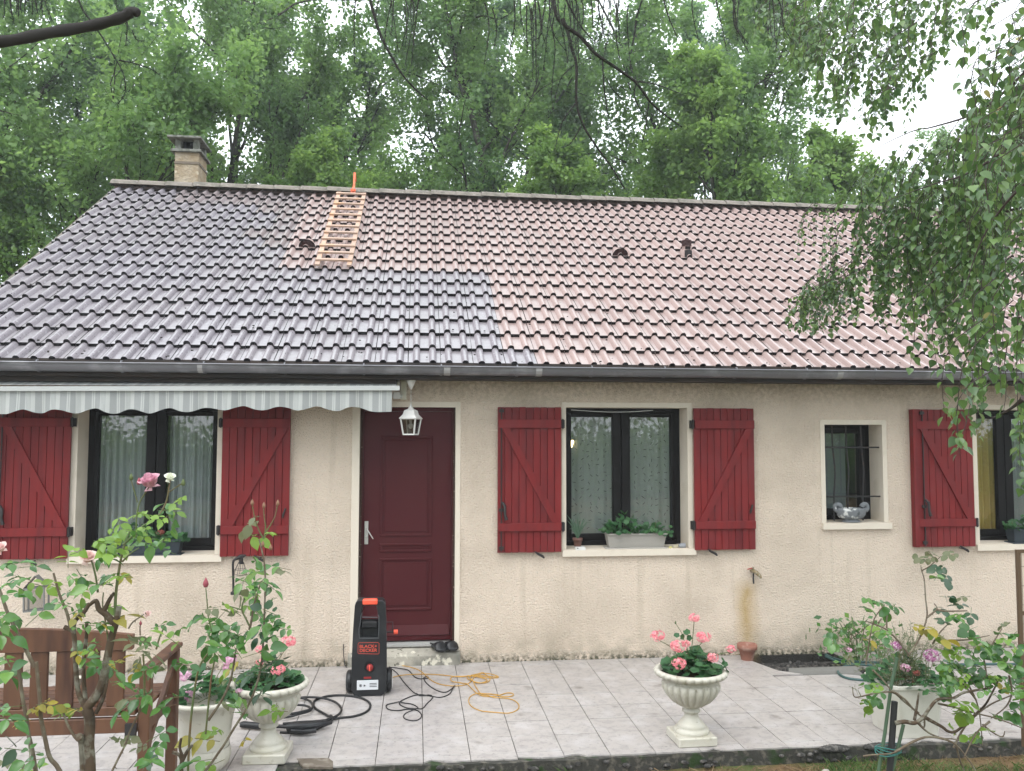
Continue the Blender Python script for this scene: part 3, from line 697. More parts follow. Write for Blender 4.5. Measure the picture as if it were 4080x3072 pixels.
for px, y, rot, sc, lab in ((790, 8.9, .5, .86, 'bright young oak sapling above the ridge beside the roof ladder'), (1210, 9.2, 2.2, .84, 'small bright oak sapling above the middle of the ridge'),
        (1600, 9.0, 1.4, 1.04, 'yellow-green young oak right of the ridge centre, brightest of the trees'), (560, 9.4, 4.4, .82, 'young green oak sapling right of the chimney'), (1420, 9.6, 5.1, .80, 'short green sapling left of the yellow-green oak'),
        (330, 9.0, 3.3, .80, 'young oak low behind the chimney base'), (1800, 10.5, 2.0, .92, 'pale young oak where the ridge meets the birch leaves'), (60, 8.6, 1.7, .84, 'young oak low beyond the left gable'), (1990, 9.8, .4, .85, 'young oak behind the hanging birch curtain')):
    p = at(px, 420, y); place_tree(TY, p.x, y, rot, sc, lab, 'young oaks close behind the house', 'young_oak_tree')
# low wood edge beyond the garden, and trees on the camera's side that the panes reflect
for x, y, rot, sc, me, lab in ((-9, -24, .4, .9, TA, 'oak across the garden, mirrored in the left panes'), (3, -27, 2., .85, TC, 'oak across the garden, mirrored in the middle panes'), (14, -24, 1., .9, TB, 'tree across the garden, mirrored in the right panes'), (-18, -18, 3, .9, TC, 'oak at the left side of the garden'), (24, -14, 5, .9, TA, 'oak at the right side of the garden')):
    place_tree(me, x, y, rot, sc, lab, 'trees across the garden')
g = np.random.default_rng(6)
tw = [(np.array([g.uniform(-30, 40), g.uniform(-27, -21), g.uniform(0, 1)*(2.0+.5*math.sin(k*.0124))]), g.normal(0, 1, 3)/1.7, .8) for k in range(7000)]
V, F = leaves(g, tw, 14, .22, .3)
tag(link('far_hedge', npmesh('far_hedge', V, F, OAK)), 'tall hedge across the garden, seen only as a reflection in the panes', 'hedge', kind='stuff')
g = np.random.default_rng(5)
tw = [(np.array([g.uniform(-40, 45), g.uniform(23, 30), g.uniform(0, 1)**.8*7.0]), g.normal(0, 1, 3)/1.7, .8) for _ in range(9000)]
V, F = leaves(g, tw, 14, .17, .35)
tag(link('wood_edge', npmesh('wood_edge', V, F, OAKD)), 'mass of undergrowth and far leaves behind the trees', 'undergrowth', kind='stuff')
# dry leaf litter and twigs in the gutter line are left to the roof materials

# ------------------------------------------------------------------ awning over the left window
m_aw = mat('awning_canvas', (.62, .65, .62), .8, .2); nt, b_ = nodes(m_aw)
g = nt.nodes.new('ShaderNodeNewGeometry'); sx = nt.nodes.new('ShaderNodeSeparateXYZ'); nt.links.new(g.outputs['Position'], sx.inputs[0])
fr = mth(nt, 'FRACT', mth(nt, 'MULTIPLY', mth(nt, 'ADD', sx.outputs[0], 8.07), 5.0))
cr = nt.nodes.new('ShaderNodeValToRGB'); cr.color_ramp.interpolation = 'CONSTANT'; L_, G_ = (.42, .43, .415, 1), (.28, .29, .285, 1)
st = [(0, L_), (.10, G_), (.38, L_), (.43, G_), (.46, L_), (.51, G_), (.72, L_), (.76, G_), (.785, L_), (.81, G_), (.835, L_), (.86, G_), (.885, L_), (.91, G_), (.93, L_)]
e = cr.color_ramp.elements
while len(e) < len(st): e.new(.5)
for i, (p, c) in enumerate(st): e[i].position = p; e[i].color = c
nt.links.new(fr, cr.inputs[0]); nt.links.new(cr.outputs[0], b_.inputs['Base Color'])
aw = thing('awning', (-2.3, -.42, 2.45), 'grey and white striped awning with scalloped valance above the left window', 'awning')
mb = MB(); mb.add([(-4.6, -.43, 2.500), (-.238, -.43, 2.520), (-.238, -.06, 2.60), (-4.6, -.06, 2.60)], [(0, 1, 2, 3)]); mb.build('canvas', m_aw, aw)
mb = MB(); z = lambda x: 2.452+.0095*(x+3.53)
mb.prism([(-.45, 0), (-.45, .038), (-.42, .042), (-.40, .03), (-.40, 0)], 0, 0, 1)
mb.v = [(-4.6 if v[0] < .5 else -.213, v[1], v[2]+z(-4.6 if v[0] < .5 else -.213)) for v in mb.v]; mb.build('front_bar', mat('grey_lacquered_bar', (.42, .43, .42), .45, .35), aw)
low = {-3.481: 2.256, -3.342: 2.296, -3.211: 2.265, -3.082: 2.297, -2.918: 2.264, -2.765: 2.308, -2.621: 2.263, -2.467: 2.303, -2.322: 2.267, -2.167: 2.314, -2.02: 2.28, -1.852: 2.318, -1.704: 2.296, -1.557: 2.335, -1.396: 2.298, -1.236: 2.331, -1.08: 2.298, -.93: 2.335, -.76: 2.295, -.62: 2.332, -.40: 2.288, -.28: 2.292}
lx = [-4.6]+sorted(low); lz = [2.27]+[low[k] for k in sorted(low)]
mb = MB(); N = 260; vs = []
for i in range(N+1):
    x = -4.6+(4.322)*i/N; j = max(k for k in range(len(lx)) if lx[k] <= x+1e-6); j = min(j, len(lx)-2); t = (x-lx[j])/(lx[j+1]-lx[j]); t = .5-.5*math.cos(math.pi*min(max(t, 0), 1))
    zb = lz[j]*(1-t)+lz[j+1]*t; dy = .010*math.sin(x*19)+.006*math.sin(x*43+1)
    for k in range(4): vs.append((x+.006*math.sin(x*31)*k/3, -.425+dy*k/3, z(x)+.004+(zb-z(x))*k/3))
mb.add(vs, [(i*4+k, i*4+k+1, (i+1)*4+k+1, (i+1)*4+k) for i in range(N) for k in range(3)], True); mb.build('valance', m_aw, aw)
mb = MB(); mb.bbox((-.214, -.03, 2.42), (-.158, -.004, 2.606), .002); 
for zz in (2.46, 2.585): mb.tube([(-.186, -.028, zz), (-.186, -.04, zz)], .012, 8)
mb.build('wall_bracket', mat('bracket_cream', (.62, .60, .50), .5, .4), aw)
mb = MB(); mb.tube([(-.2, -.05, 2.45), (-.30, -.1, 2.45), (-1.5, -.36, 2.455)], .016, 6); mb.box((-.275, -.12, 2.425), (-.215, -.06, 2.485)); mb.build('folding_arm', m_white, aw)
mb = MB(); mb.tube([(-4.6, -.08, 2.565), (-.22, -.08, 2.565)], .035, 10); mb.build('roller', m_white, aw)
mb = MB(); mb.box((-4.6, -.30, 2.545), (-.25, -.10, 2.60)); mb.build('wooden_backing', m_fascia, aw)

# ------------------------------------------------------------------ hanging lantern
lt = thing('porch_lantern', (-.115, -.25, 2.10), 'white hanging lantern on a chain in front of the burgundy door', 'lantern')
mb = MB(); mb.lathe([(.043, 2.585), (.041, 2.575), (.014, 2.515), (.006, 2.505), (.0001, 2.505)], (-.115, -.25, 0), 16); mb.build('ceiling_rose', m_white, lt)
mb = MB()
for k in range(9):
    zc = 2.495-k*.0165; pts = []
    for j in range(9):
        a = 2*math.pi*j/8; u = .005*math.cos(a); w_ = .011*math.sin(a)
        pts.append((-.115+(u if k % 2 else 0), -.25+(0 if k % 2 else u), zc+w_))
    mb.tube(pts, .0016, 5, cap=False)
mb.build('chain', m_white, lt)
def sq(r, z, a0=.42): return [Vector((-.115+r*math.cos(a0+math.pi/2*k), -.25+r*math.sin(a0+math.pi/2*k), z)) for k in range(4)]
mb = MB(); pr = [(.008, 2.355), (.022, 2.343), (.026, 2.33), (.066, 2.312), (.080, 2.275), (.116, 2.243), (.114, 2.237), (.088, 2.240)]
vs = [v for r, z in pr for v in sq(r, z)]; mb.add(vs, [(i*4+k, i*4+(k+1) % 4, (i+1)*4+(k+1) % 4, (i+1)*4+k) for i in range(len(pr)-1) for k in range(4)]+[(0, 1, 2, 3)]); mb.tube([(-.115, -.25, 2.345), (-.115, -.25, 2.368)], .008, 8); mb.build('lantern_roof', m_white, lt)
mb = MB(); t_, b0 = sq(.099, 2.237), sq(.072, 2.098)
for k in range(4): mb.beam(t_[k], b0[k], .011, .011); mb.beam(t_[k], t_[(k+1) % 4], .008, .008); mb.beam(b0[k], b0[(k+1) % 4], .010, .012)
mb.build('lantern_frame', m_white, lt)
m_lg = bpy.data.materials.new('smoked_lantern_glass'); m_lg.use_nodes = True; nt = m_lg.node_tree; nt.nodes.clear()
o_ = nt.nodes.new('ShaderNodeOutputMaterial'); tr = nt.nodes.new('ShaderNodeBsdfTransparent'); gl = nt.nodes.new('ShaderNodeBsdfGlossy'); gl.inputs['Roughness'].default_value = .08
tr.inputs[0].default_value = (.5, .5, .48, 1); ms = nt.nodes.new('ShaderNodeMixShader'); ms.inputs[0].default_value = .1
nt.links.new(tr.outputs[0], ms.inputs[1]); nt.links.new(gl.outputs[0], ms.inputs[2]); nt.links.new(ms.outputs[0], o_.inputs[0])
mb = MB(); t_, b0 = sq(.096, 2.235), sq(.069, 2.10)
for k in range(4): mb.add([t_[k], t_[(k+1) % 4], b0[(k+1) % 4], b0[k]], [(0, 1, 2, 3)])
mb.build('lantern_glass', m_lg, lt)
mb = MB(); mb.tube([(-.115, -.25, 2.235), (-.115, -.25, 2.2)], .012, 8); mb.ball((-.115, -.25, 2.175), .022, 10, 6, (1, 1, 1.2)); mb.build('bulb', m_white, lt)

# ------------------------------------------------------------------ roof ladder
m_lad = mat('weathered_ladder_wood', (.47, .32, .24), .65, .3, bump=((60, 60, 60), .3, .003), noise=[((.38, .27, .21), 3, .4, .6, 4), ((.50, .28, .15), 7, .55, .7, 3)])
m_or = mat('orange_paint', (.70, .13, .05), .45, .4)
lad = thing('roof_ladder', rp(-1.0, 2.43, .05), 'wooden roof ladder with orange ridge hook lying on the tiles', 'ladder')
sa, sb = 2.44, 5.44; H0 = .055
for x0 in (-1.195, -.845):
    mb = MB(); mb.beam(rp(x0+.017, sa-.05, H0), rp(x0+.017, sb, H0), .052, .022, NR); mb.build('stringer', m_lad, lad)
for k in range(13):
    s_ = sa+.07+k*(sb-sa-.09)/12; mb = MB(); j = rnd.uniform(-.006, .006); mb.beam(rp(-1.208+j, s_, H0+.023), rp(-.802+j, s_, H0+.023), .046, .020, NR); mb.build('rung', m_lad, lad)
mb = MB()
mb.beam(rp(-.985, 5.28, .085), rp(-.985, 5.50, .10), .030, .020, NR); a_ = rp(-.985, 5.50, .10); mb.beam(a_, a_+Vector((0, .09, .22)), .030, .016, Vector((0, -1, 0))); mb.beam(a_+Vector((0, .09, .22)), a_+Vector((0, .30, .16)), .030, .012)
mb.box(rp(-1.02, 5.28, .055), rp(-.95, 5.30, .12)+Vector((0, 0.02, 0)))
mb.build('ridge_hook', m_or, lad)

# ------------------------------------------------------------------ curtains and lamp inside
m_cur = mat('sheer_grey_curtain', (.30, .32, .33), .9, .1)
def curtain(x0, x1, z0, z1, y, m, label, folds=11, amp=.022, seed=1, name='curtain'):
    g = random.Random(seed); mb = MB(); N = folds*14; vs = []; ph = [g.uniform(0, 6) for _ in range(4)]
    for i in range(N+1):
        u = i/N; x = x0+(x1-x0)*u; a = amp*(math.sin(u*folds*6.28+ph[0]+1.2*math.sin(u*9+ph[1]))+.4*math.sin(u*folds*15+ph[2]))
        vs += [(x, y+a*.7, z1), (x, y+a, (z0+z1)/2), (x+.004*math.sin(i), y+a*1.2, z0)]
    mb.add(vs, [(i*3+k, i*3+k+1, i*3+k+4, i*3+k+3) for i in range(N) for k in range(2)], True)
    o = mb.build(name, m); tag(o, label, 'curtain'); return o
curtain(-3.04, -2.50, 1.08, 2.33, .325, m_cur, 'pale sheer curtain behind the left pane of the awning window', 7, seed=3)
curtain(-2.36, -1.86, 1.08, 2.33, .325, m_cur, 'pale sheer curtain behind the right pane of the awning window', 6, seed=8)
m_net = mat('net_curtain_with_dashes', (.22, .235, .225), .9, .1)
nt, b_ = nodes(m_net); g = nt.nodes.new('ShaderNodeNewGeometry'); vo = nt.nodes.new('ShaderNodeTexVoronoi'); vo.inputs['Scale'].default_value = 1; vo.inputs['Randomness'].default_value = .55
mp = nt.nodes.new('ShaderNodeMapping'); mp.inputs['Scale'].default_value = (13, .001, 13); nt.links.new(g.outputs['Position'], mp.inputs[0]); nt.links.new(mp.outputs[0], vo.inputs['Vector'])
sb_ = nt.nodes.new('ShaderNodeVectorMath'); sb_.operation = 'SUBTRACT'; nt.links.new(mp.outputs[0], sb_.inputs[0]); nt.links.new(vo.outputs['Position'], sb_.inputs[1])
s1_ = nt.nodes.new('ShaderNodeSeparateXYZ'); nt.links.new(sb_.outputs[0], s1_.inputs[0]); s2_ = nt.nodes.new('ShaderNodeSeparateColor'); nt.links.new(vo.outputs['Color'], s2_.inputs[0])
an = mth(nt, 'MULTIPLY', s2_.outputs[0], 6.28); ca, sa_ = mth(nt, 'COSINE', an), mth(nt, 'SINE', an)
u = mth(nt, 'ABSOLUTE', mth(nt, 'ADD', mth(nt, 'MULTIPLY', s1_.outputs[0], ca), mth(nt, 'MULTIPLY', s1_.outputs[2], sa_)))
v = mth(nt, 'ABSOLUTE', mth(nt, 'SUBTRACT', mth(nt, 'MULTIPLY', s1_.outputs[0], sa_), mth(nt, 'MULTIPLY', s1_.outputs[2], ca)))
f = mth(nt, 'MULTIPLY', mth(nt, 'LESS_THAN', u, .19), mth(nt, 'LESS_THAN', v, .035))
src = nt.nodes.new('ShaderNodeRGB').outputs[0]; src.default_value = (.22, .235, .225, 1)
nt.links.new(over(nt, src, f, (.03, .025, .025)), b_.inputs['Base Color'])
for x0, x1, s_, w_ in ((1.40, 1.82, 5, 'left'), (1.97, 2.42, 6, 'right')):
    curtain(x0-.02, x1+.04, 1.08, 2.34, .305, m_net, f'grey net curtain strewn with small dark dashes in the {w_} pane of the kitchen window', 3, .006, s_, 'net_curtain')
m_yel = mat('amber_curtain', (.34, .24, .07), .85, .2)
curtain(5.60, 6.00, 1.08, 2.34, .325, m_yel, 'amber curtain behind the rightmost window', 4, seed=4); curtain(6.08, 6.50, 1.08, 2.34, .36, m_cur, 'pale curtain beside the amber one in the rightmost window', 6, seed=9)
mb = MB(); mb.box((3.99, .40, 1.30), (4.34, .405, 2.17)); tag(mb.build('frosted_blind', mat('dark_blind', (.15, .17, .175), .6, .3)), 'dark grey blind behind the small barred window', 'blind')
lp = thing('wall_lamp', (1.45, .30, 2.0), 'small lit lamp with warm glow behind the kitchen net curtain', 'lamp')
m_glow = mat('warm_lamp_glow', (1, .85, .6), .5, .2, emit=((1, .74, .38), 5.5))
mb = MB(); mb.lathe([(.026, 2.045), (.029, 2.035), (.017, 1.985), (.008, 1.965), (.0001, 1.965)], (1.449, .315, 0), 14); mb.build('lamp_shade', m_glow, lp)
mb = MB(); mb.lathe([(.0001, 2.052), (.048, 2.050), (.048, 2.047), (.0001, 2.047)], (1.449, .315, 0), 14); mb.tube([(1.449, .315, 1.965), (1.449, .33, 1.95), (1.43, .335, 1.95)], .004, 6); mb.build('lamp_bracket', m_iron, lp)

# bars of the small window
gr = thing('window_grille', (4.2, .06, 1.5), 'black wrought iron bars across the small window', 'grille')
for z in (1.979, 1.495):
    mb = MB(); mb.tube([(3.9215, .05, z), (4.51, .05, z)], .008, 6); mb.build('cross_bar', m_iron, gr)
for x in (4.045, 4.188, 4.345):
    mb = MB(); mb.tube(spline([(x-.018, .05, 1.26), (x-.015, .05, 1.495), (x-.008, .035, 1.74), (x-.018, .05, 1.979), (x-.022, .05, 2.19)], 5), .0075, 6); mb.build('bar', m_iron, gr)
# grey stone bowl on the small sill
m_bowl = mat('grey_stone_bowl', (.17, .18, .19), .85, .2, bump=(40, .5, .01), noise=[((.62, .62, .60), 11, .54, .60, 4), ((.08, .085, .09), 20, .55, .7, 3)])
bo = thing('stone_bowl', (4.195, .02, 1.255), 'grey stone bowl with two curled white-streaked handles on the small window sill', 'bowl')
mb = MB(); mb.lathe([(.09, 1.247), (.092, 1.262), (.075, 1.268), (.07, 1.272), (.115, 1.285), (.142, 1.315), (.150, 1.36), (.147, 1.385), (.137, 1.385), (.13, 1.33), (.06, 1.30), (.0001, 1.30)], (4.195, .035, 0), 24, M=Matrix.Diagonal((1, .62, 1, 1)).to_3x3()); mb.build('bowl_body', m_bowl, bo)
for sg in (-1, 1):
    mb = MB(); mb.tube(spline([(4.195+sg*.13, .03, 1.34), (4.195+sg*.165, .03, 1.375), (4.195+sg*.16, .03, 1.412), (4.195+sg*.125, .03, 1.415), (4.195+sg*.105, .03, 1.392)], 5), [.014]*3+[.022]*8+[.025]*10, 8); mb.build('handle', m_bowl, bo)
# tap, cap of an old pipe, pot below
m_brass = mat('old_brass', (.22, .17, .09), .5, .5, metal=.5, noise=[((.4, .4, .35), 60, .5, .7, 3)])
tp = thing('garden_tap', (3.15, -.03, .79), 'old brass garden tap on the wall above the rust stain', 'tap')
mb = MB(); mb.tube([(3.15, 0, .80), (3.155, -.05, .80), (3.175, -.075, .785), (3.205, -.085, .755), (3.21, -.088, .735)], [.018, .02, .02, .015, .014], 10); mb.tube([(3.152, -.05, .80), (3.146, -.052, .835)], .011, 8); mb.build('tap_body', m_brass, tp)
mb = MB(); mb.tube([(3.148, -.052, .83), (3.09, -.06, .818)], .006, 6); mb.build('tap_lever', mat('red_lever', (.35, .04, .03), .5, .4), tp)
mb = MB(); mb.tube([(3.155, -.045, .79), (3.15, -.05, .73), (3.153, -.05, .68)], .008, 6); mb.build('hose_tail', m_iron, tp)
m_terra = mat('terracotta', (.27, .125, .09), .8, .2, bump=(50, .3, .004), noise=[((.40, .27, .22), 12, .5, .7, 4)])
pt = thing('terracotta_pot', (3.03, -.19, 0), 'small empty terracotta pot at the wall foot under the garden tap', 'pot')
mb = MB(); mb.lathe([(.055, 0), (.056, .004), (.078, .10), (.090, .10), (.094, .145), (.085, .145), (.075, .09), (.0001, .05)], (3.03, -.17, 0), 24); mb.build('pot_body', m_terra, pt)
mb = MB(); M_ = Matrix.Rotation(R(-28), 3, 'Z')
for i in range(10):
    a0, a1 = math.pi*i/10, math.pi*(i+1)/10
    def q(a, r, t): v = M_ @ Vector((t, r*math.cos(a), r*math.sin(a))); return v+Vector((3.56, -.57, -.13))
    for r_ in (.085, .075): mb.add([q(a0, r_, -.28-.0), q(a1, r_, -.28), q(a1, r_, .33+.03*math.sin(a1*5)), q(a0, r_, .33+.03*math.sin(a0*5))], [(0, 1, 2, 3)], True)
mb.v = [(x, y, zz+(.06+.20*max(0, (x-3.3))/.6 if x > 3.3 else .06)*.45) for x, y, zz in mb.v]
tag(mb.build('broken_pipe', mat('dull_fibre_cement', (.17, .165, .15), .9, .2, bump=(40, .4, .01))), 'broken grey half-round pipe lying in the pit by the wall', 'pipe')

# ------------------------------------------------------------------ pressure washer
m_blk = mat('black_plastic', (.012, .0125, .014), .42, .4, bump=(200, .08, .001), noise=[((.03, .03, .032), 6, .5, .75, 4)])
m_wor = mat('washer_orange', (.80, .10, .05), .45, .4); m_wlab = mat('white_label', (.60, .61, .63), .5, .3); m_wred = mat('logo_red', (.62, .09, .055), .5, .3); m_wkn = mat('dark_red_knob', (.25, .02, .02), .45, .4)
ws = thing('pressure_washer', (-.43, -.86, 0), 'upright black pressure washer with orange grip on the terrace left of the door', 'pressure washer')
YF = -.93
def wz(py, y=YF): return at(0, 0, y).z if False else None
W_ = 1/3.787
def wp(px, py, y=YF):
    d = ray(1380+px*W_, 2360+py*W_); return CAM+d*((y-CAM.y)/d.y)
pl = [(75, 1500), (120, 1572), (540, 1572), (608, 1495), (610, 1000), (605, 400), (597, 190), (570, 140), (540, 124), (180, 124), (145, 145), (125, 200), (100, 560), (78, 1000)]
P3 = [wp(x, y) for x, y in pl]
lean_ = lambda p: Vector((p.x, p.y+.0, max(p.z, .006)))
F_ = [lean_(p) for p in P3]
cxw = sum(p.x for p in F_)/len(F_)
inner = [(212, 690), (480, 690), (480, 370), (455, 205), (255, 205), (215, 370)]
# body: front skin with hole built as side posts and panels
mb = MB(); n = len(F_); DB = .24
Bk = [Vector((cxw+(p.x-cxw)*.96, p.y+(DB if p.z < .35 else DB*.62), p.z)) for p in F_]
bm = bmesh.new()
out = [bm.verts.new(p) for p in F_]; inn = [bm.verts.new(wp(x, y)) for x, y in inner]
eo = [bm.edges.new((out[i], out[(i+1) % n])) for i in range(n)]; ei = [bm.edges.new((inn[i], inn[(i+1) % len(inn)])) for i in range(len(inn))]
bmesh.ops.triangle_fill(bm, edges=eo+ei, use_beauty=True)
bmesh.ops.recalc_face_normals(bm, faces=bm.faces[:])
r_ = bmesh.ops.extrude_face_region(bm, geom=bm.faces[:]); vv = [v for v in r_['geom'] if isinstance(v, bmesh.types.BMVert)]
for v in vv: v.co.y += DB if v.co.z < .36 else DB*.62; v.co.x = cxw+(v.co.x-cxw)*.95
bmesh.ops.recalc_face_normals(bm, faces=bm.faces[:]); bm.verts.index_update()
mb.add([v.co.copy() for v in bm.verts], [[v.index for v in f.verts] for f in bm.faces]); bm.free()
body = mb.build('body', m_blk, ws); bv = body.modifiers.new('b', 'BEVEL'); bv.width = .008; bv.segments = 3; bv.limit_method = 'ANGLE'; bv.angle_limit = R(40)
mb = MB(); a0, a1 = wp(245, 118, YF-.012), wp(470, 186, YF-.012); mb.bbox((a0.x, YF-.022, a1.z), (a1.x, YF+.045, a0.z+.004), .008); mb.build('grip', m_wor, ws)
mb = MB(); a0, a1 = wp(205, 440, YF), wp(485, 700, YF); mb.box((a0.x, YF+.06, a1.z-.01), (a1.x, YF+.075, wp(0, 440).z)); mb.bbox((a0.x+.004, YF+.01, wp(0, 560).z), (a1.x-.004, YF+.07, wp(0, 455).z), .012)
mb.build('hose_reel_well', m_blk, ws)
mb = MB(); ring = [wp(x, y, YF-.004) for x, y in ((188, 560), (200, 685), (225, 692), (460, 690), (488, 665), (492, 370), (476, 350))]; mb.tube(spline(ring, 5), .0035, 6); ring = [wp(x, y, YF-.004) for x, y in ((188, 560), (208, 470), (218, 370), (238, 310))]; mb.tube(spline(ring, 5), .0035, 6); mb.tube([wp(238, 375, YF-.006), wp(470, 380, YF-.006)], .004, 6)
mb.build('well_rim', mat('worn_plastic', (.07, .075, .08), .35, .5), ws)
mb = MB(); cr0 = [(192, 762), (480, 757), (493, 770), (493, 920), (480, 932), (188, 925), (174, 912), (178, 775)]; ring = [wp(x, y, YF-.0015) for x, y in cr0+cr0[:1]]; mb.tube(ring, .0016, 5, cap=False)
lg = mb.build('badge_frame', m_wred, ws)
def wface(px, py, y=YF-.0012):
    M = Matrix.Rotation(R(90), 4, 'X'); p = wp(px, py, y); M.translation = p; return M
for tx, py in (('BLACK+', 838), ('DECKER', 898)):
    M_ = wface(330, py); o = text_mesh(tx, .0345, m_wred, 'lettering', ws, M_, .0004); w_ = max(v.co.x for v in o.data.vertices)-min(v.co.x for v in o.data.vertices); k_ = .138/w_; cx_ = (M_.translation-ORG[ws.name]).x
    for v in o.data.vertices: v.co.x = cx_+(v.co.x-cx_)*k_
mb = MB(); k_ = wp(355, 1130); Mx = Matrix.Rotation(R(90), 3, 'X')
mb.lathe([(.0001, .028), (.022, .028), (.026, .020), (.027, 0)], k_, 20, M=Mx); kn = mb.build('knob', m_wkn, ws)
mb = MB(); mb.bbox((k_.x-.004, k_.y-.038, k_.z-.022), (k_.x+.004, k_.y-.026, k_.z+.022), .002); mb.build('knob_bar', m_wor, ws)
mb = MB(); mb.lathe([(.042, .004), (.042, 0), (.033, 0), (.033, .006)], k_+Vector((0, -.003, 0)), 20, M=Mx); mb.build('knob_ring', m_blk, ws)
mb = MB(); a0, a1 = wp(262, 1275), wp(376, 1303); mb.bbox((a0.x, YF-.003, a1.z), (a1.x, YF, a0.z), .0012); mb.build('model_strip', m_wkn, ws)
mb = MB(); a0, a1 = wp(160, 1330), wp(480, 1466); mb.bbox((a0.x, YF-.004, a1.z), (a1.x, YF, a0.z), .0018); lb = mb.build('rating_label', m_wlab, ws)
mb = MB()
for yy in (1372, 1395, 1419): a0, a1 = wp(350, yy-3), wp(460, yy+3); mb.box((a0.x, YF-.005, a1.z), (a1.x, YF-.004, a0.z))
a0 = wp(215, 1405); mb.lathe([(.011, 0), (.011, .001), (.008, .001), (.008, 0)], a0+Vector((0, -.0045, 0)), 16, M=Mx); mb.lathe([(.0001, .001), (.005, .001), (.005, 0)], a0+Vector((0, -.0045, 0)), 12, M=Mx); mb.build('label_print', m_blk, lb)
o = text_mesh('IF-', .017, m_blk, 'label_print', ws, wface(277, 1420, YF-.005), .001); 
for sgn, (xa, xb, ya, yb) in ((-1, (30, 80, 1165, 1500)), (1, (605, 668, 1150, 1500))):
    c0 = wp((xa+xb)/2, 1330, YF+.13); r0 = (wp(0, ya, YF+.13).z-wp(0, yb, YF+.13).z)/2; c0.z = max(r0+.001, c0.z*0+r0+.002)
    w2 = .028; Mz = Matrix.Rotation(R(90), 3, 'Y'); mb = MB(); mb.lathe([(.0001, -w2), (r0*.8, -w2), (r0, -w2*.6), (r0, w2*.6), (r0*.8, w2), (.0001, w2)], c0, 28, M=Mz); wh = mb.build('wheel', m_blk, ws)
    mb = MB(); mb.lathe([(r0*.80, w2+.001), (r0*.66, w2+.004), (r0*.64, w2-.002)], c0, 28, M=Mz if sgn > 0 else Matrix.Rotation(R(-90), 3, 'Y')); mb.build('wheel_rim', m_white, wh)
mb = MB(); a0, a1 = wp(600, 450, YF+.12), wp(698, 600, YF+.12); mb.tube([(a0.x, YF+.12, a0.z), (a1.x, YF+.12, a0.z), (a1.x, YF+.12, a1.z), (a0.x, YF+.12, a1.z)], .005, 6); mb.tube([(a1.x, YF+.12, a1.z), (a1.x+.01, YF+.12, a1.z)], .008, 8); mb.build('lance_holder', m_blk, ws)
mb = MB(); a0 = wp(745, 597, YF+.12); mb.lathe([(.0001, -.017), (.018, -.017), (.019, -.012), (.019, .012), (.018, .017), (.0001, .017)], a0, 16, M=Matrix.Rotation(R(90), 3, 'Y')); mb.build('nozzle_cap', m_wor, ws); MB().tube([a0, wp(600, 597, YF+.12)], .006, 8).build('outlet_pipe', m_blk, ws)

# ------------------------------------------------------------------ cables and hoses (ground lines traced in crop coordinates, laid on the tiles)
def crop(x, y, ox, oy, s): return (ox+x/s, oy+y/s)
def groundline(pts, fn, r, z0, k=6, lift=True):
    q = [gd(*fn(*p)) for p in pts]; c = spline(q, k); out = []
    for i, p in enumerate(c):                           # lift where the line crosses itself
        h = 0
        if lift:
            for j in range(0, i-8):
                if (c[j].xy-p.xy).length < r*3: h = max(h, 2.0*r)
        out.append(Vector((p.x, p.y, z0+r+h)))
    for _ in range(2):
        for i in range(1, len(out)-1): out[i].z = max(out[i].z, (out[i-1].z+out[i+1].z)/2*.98)
    return out
cB = lambda x, y: crop(x, y, 1200, 2150, 1.8067)
cU = lambda x, y: crop(x, y, 850, 2150, 1.8077)
cF = lambda x, y: crop(x, y, 2980, 2150, 1.8073)
m_cord = mat('yellow_cord', (.45, .25, .05), .5, .4); m_cab = mat('black_rubber', (.012, .012, .013), .45, .4)
yl = [(615, 905), (720, 910), (800, 925), (860, 950), (900, 985), (930, 1012), (985, 1040), (1060, 1055), (1150, 1055), (1210, 1035), (1240, 1000), (1290, 972), (1350, 968), (1418, 988), (1400, 1000), (1330, 997), (1230, 985), (1195, 985), (1202, 1008), (1250, 1030), (1325, 1035), (1360, 1010), (1335, 987), (1270, 985), (1200, 993), (1110, 988), (1075, 1003), (1090, 1025), (1150, 1035), (1200, 1052), (1235, 1082), (1268, 1112), (1320, 1132), (1400, 1130), (1480, 1108), (1525, 1113), (1515, 1130), (1440, 1133), (1350, 1115), (1240, 1122), (1207, 1155), (1222, 1200), (1290, 1235), (1400, 1248), (1500, 1252), (1560, 1225), (1565, 1190), (1530, 1160), (1470, 1145), (1380, 1140), (1300, 1118), (1262, 1070), (1238, 1030), (1215, 998), (1250, 975), (1310, 968), (1345, 985), (1415, 996)]
tag(MB().tube(groundline(yl, cB, .0042, 0), .0042, 6).build('extension_cord', m_cord), 'yellow extension cord lying in loops on the terrace tiles', 'cord')
y2 = [(640, 1003), (700, 988), (760, 980), (900, 975), (1050, 985), (1130, 995), (1230, 990), (1300, 1003), (1340, 1020), (1290, 1040), (1240, 1030)]
tag(MB().tube(groundline(y2, cB, .0042, .004), .0042, 6).build('extension_cord', m_cord), 'single straight yellow cord leading to the washer wheel', 'cord')
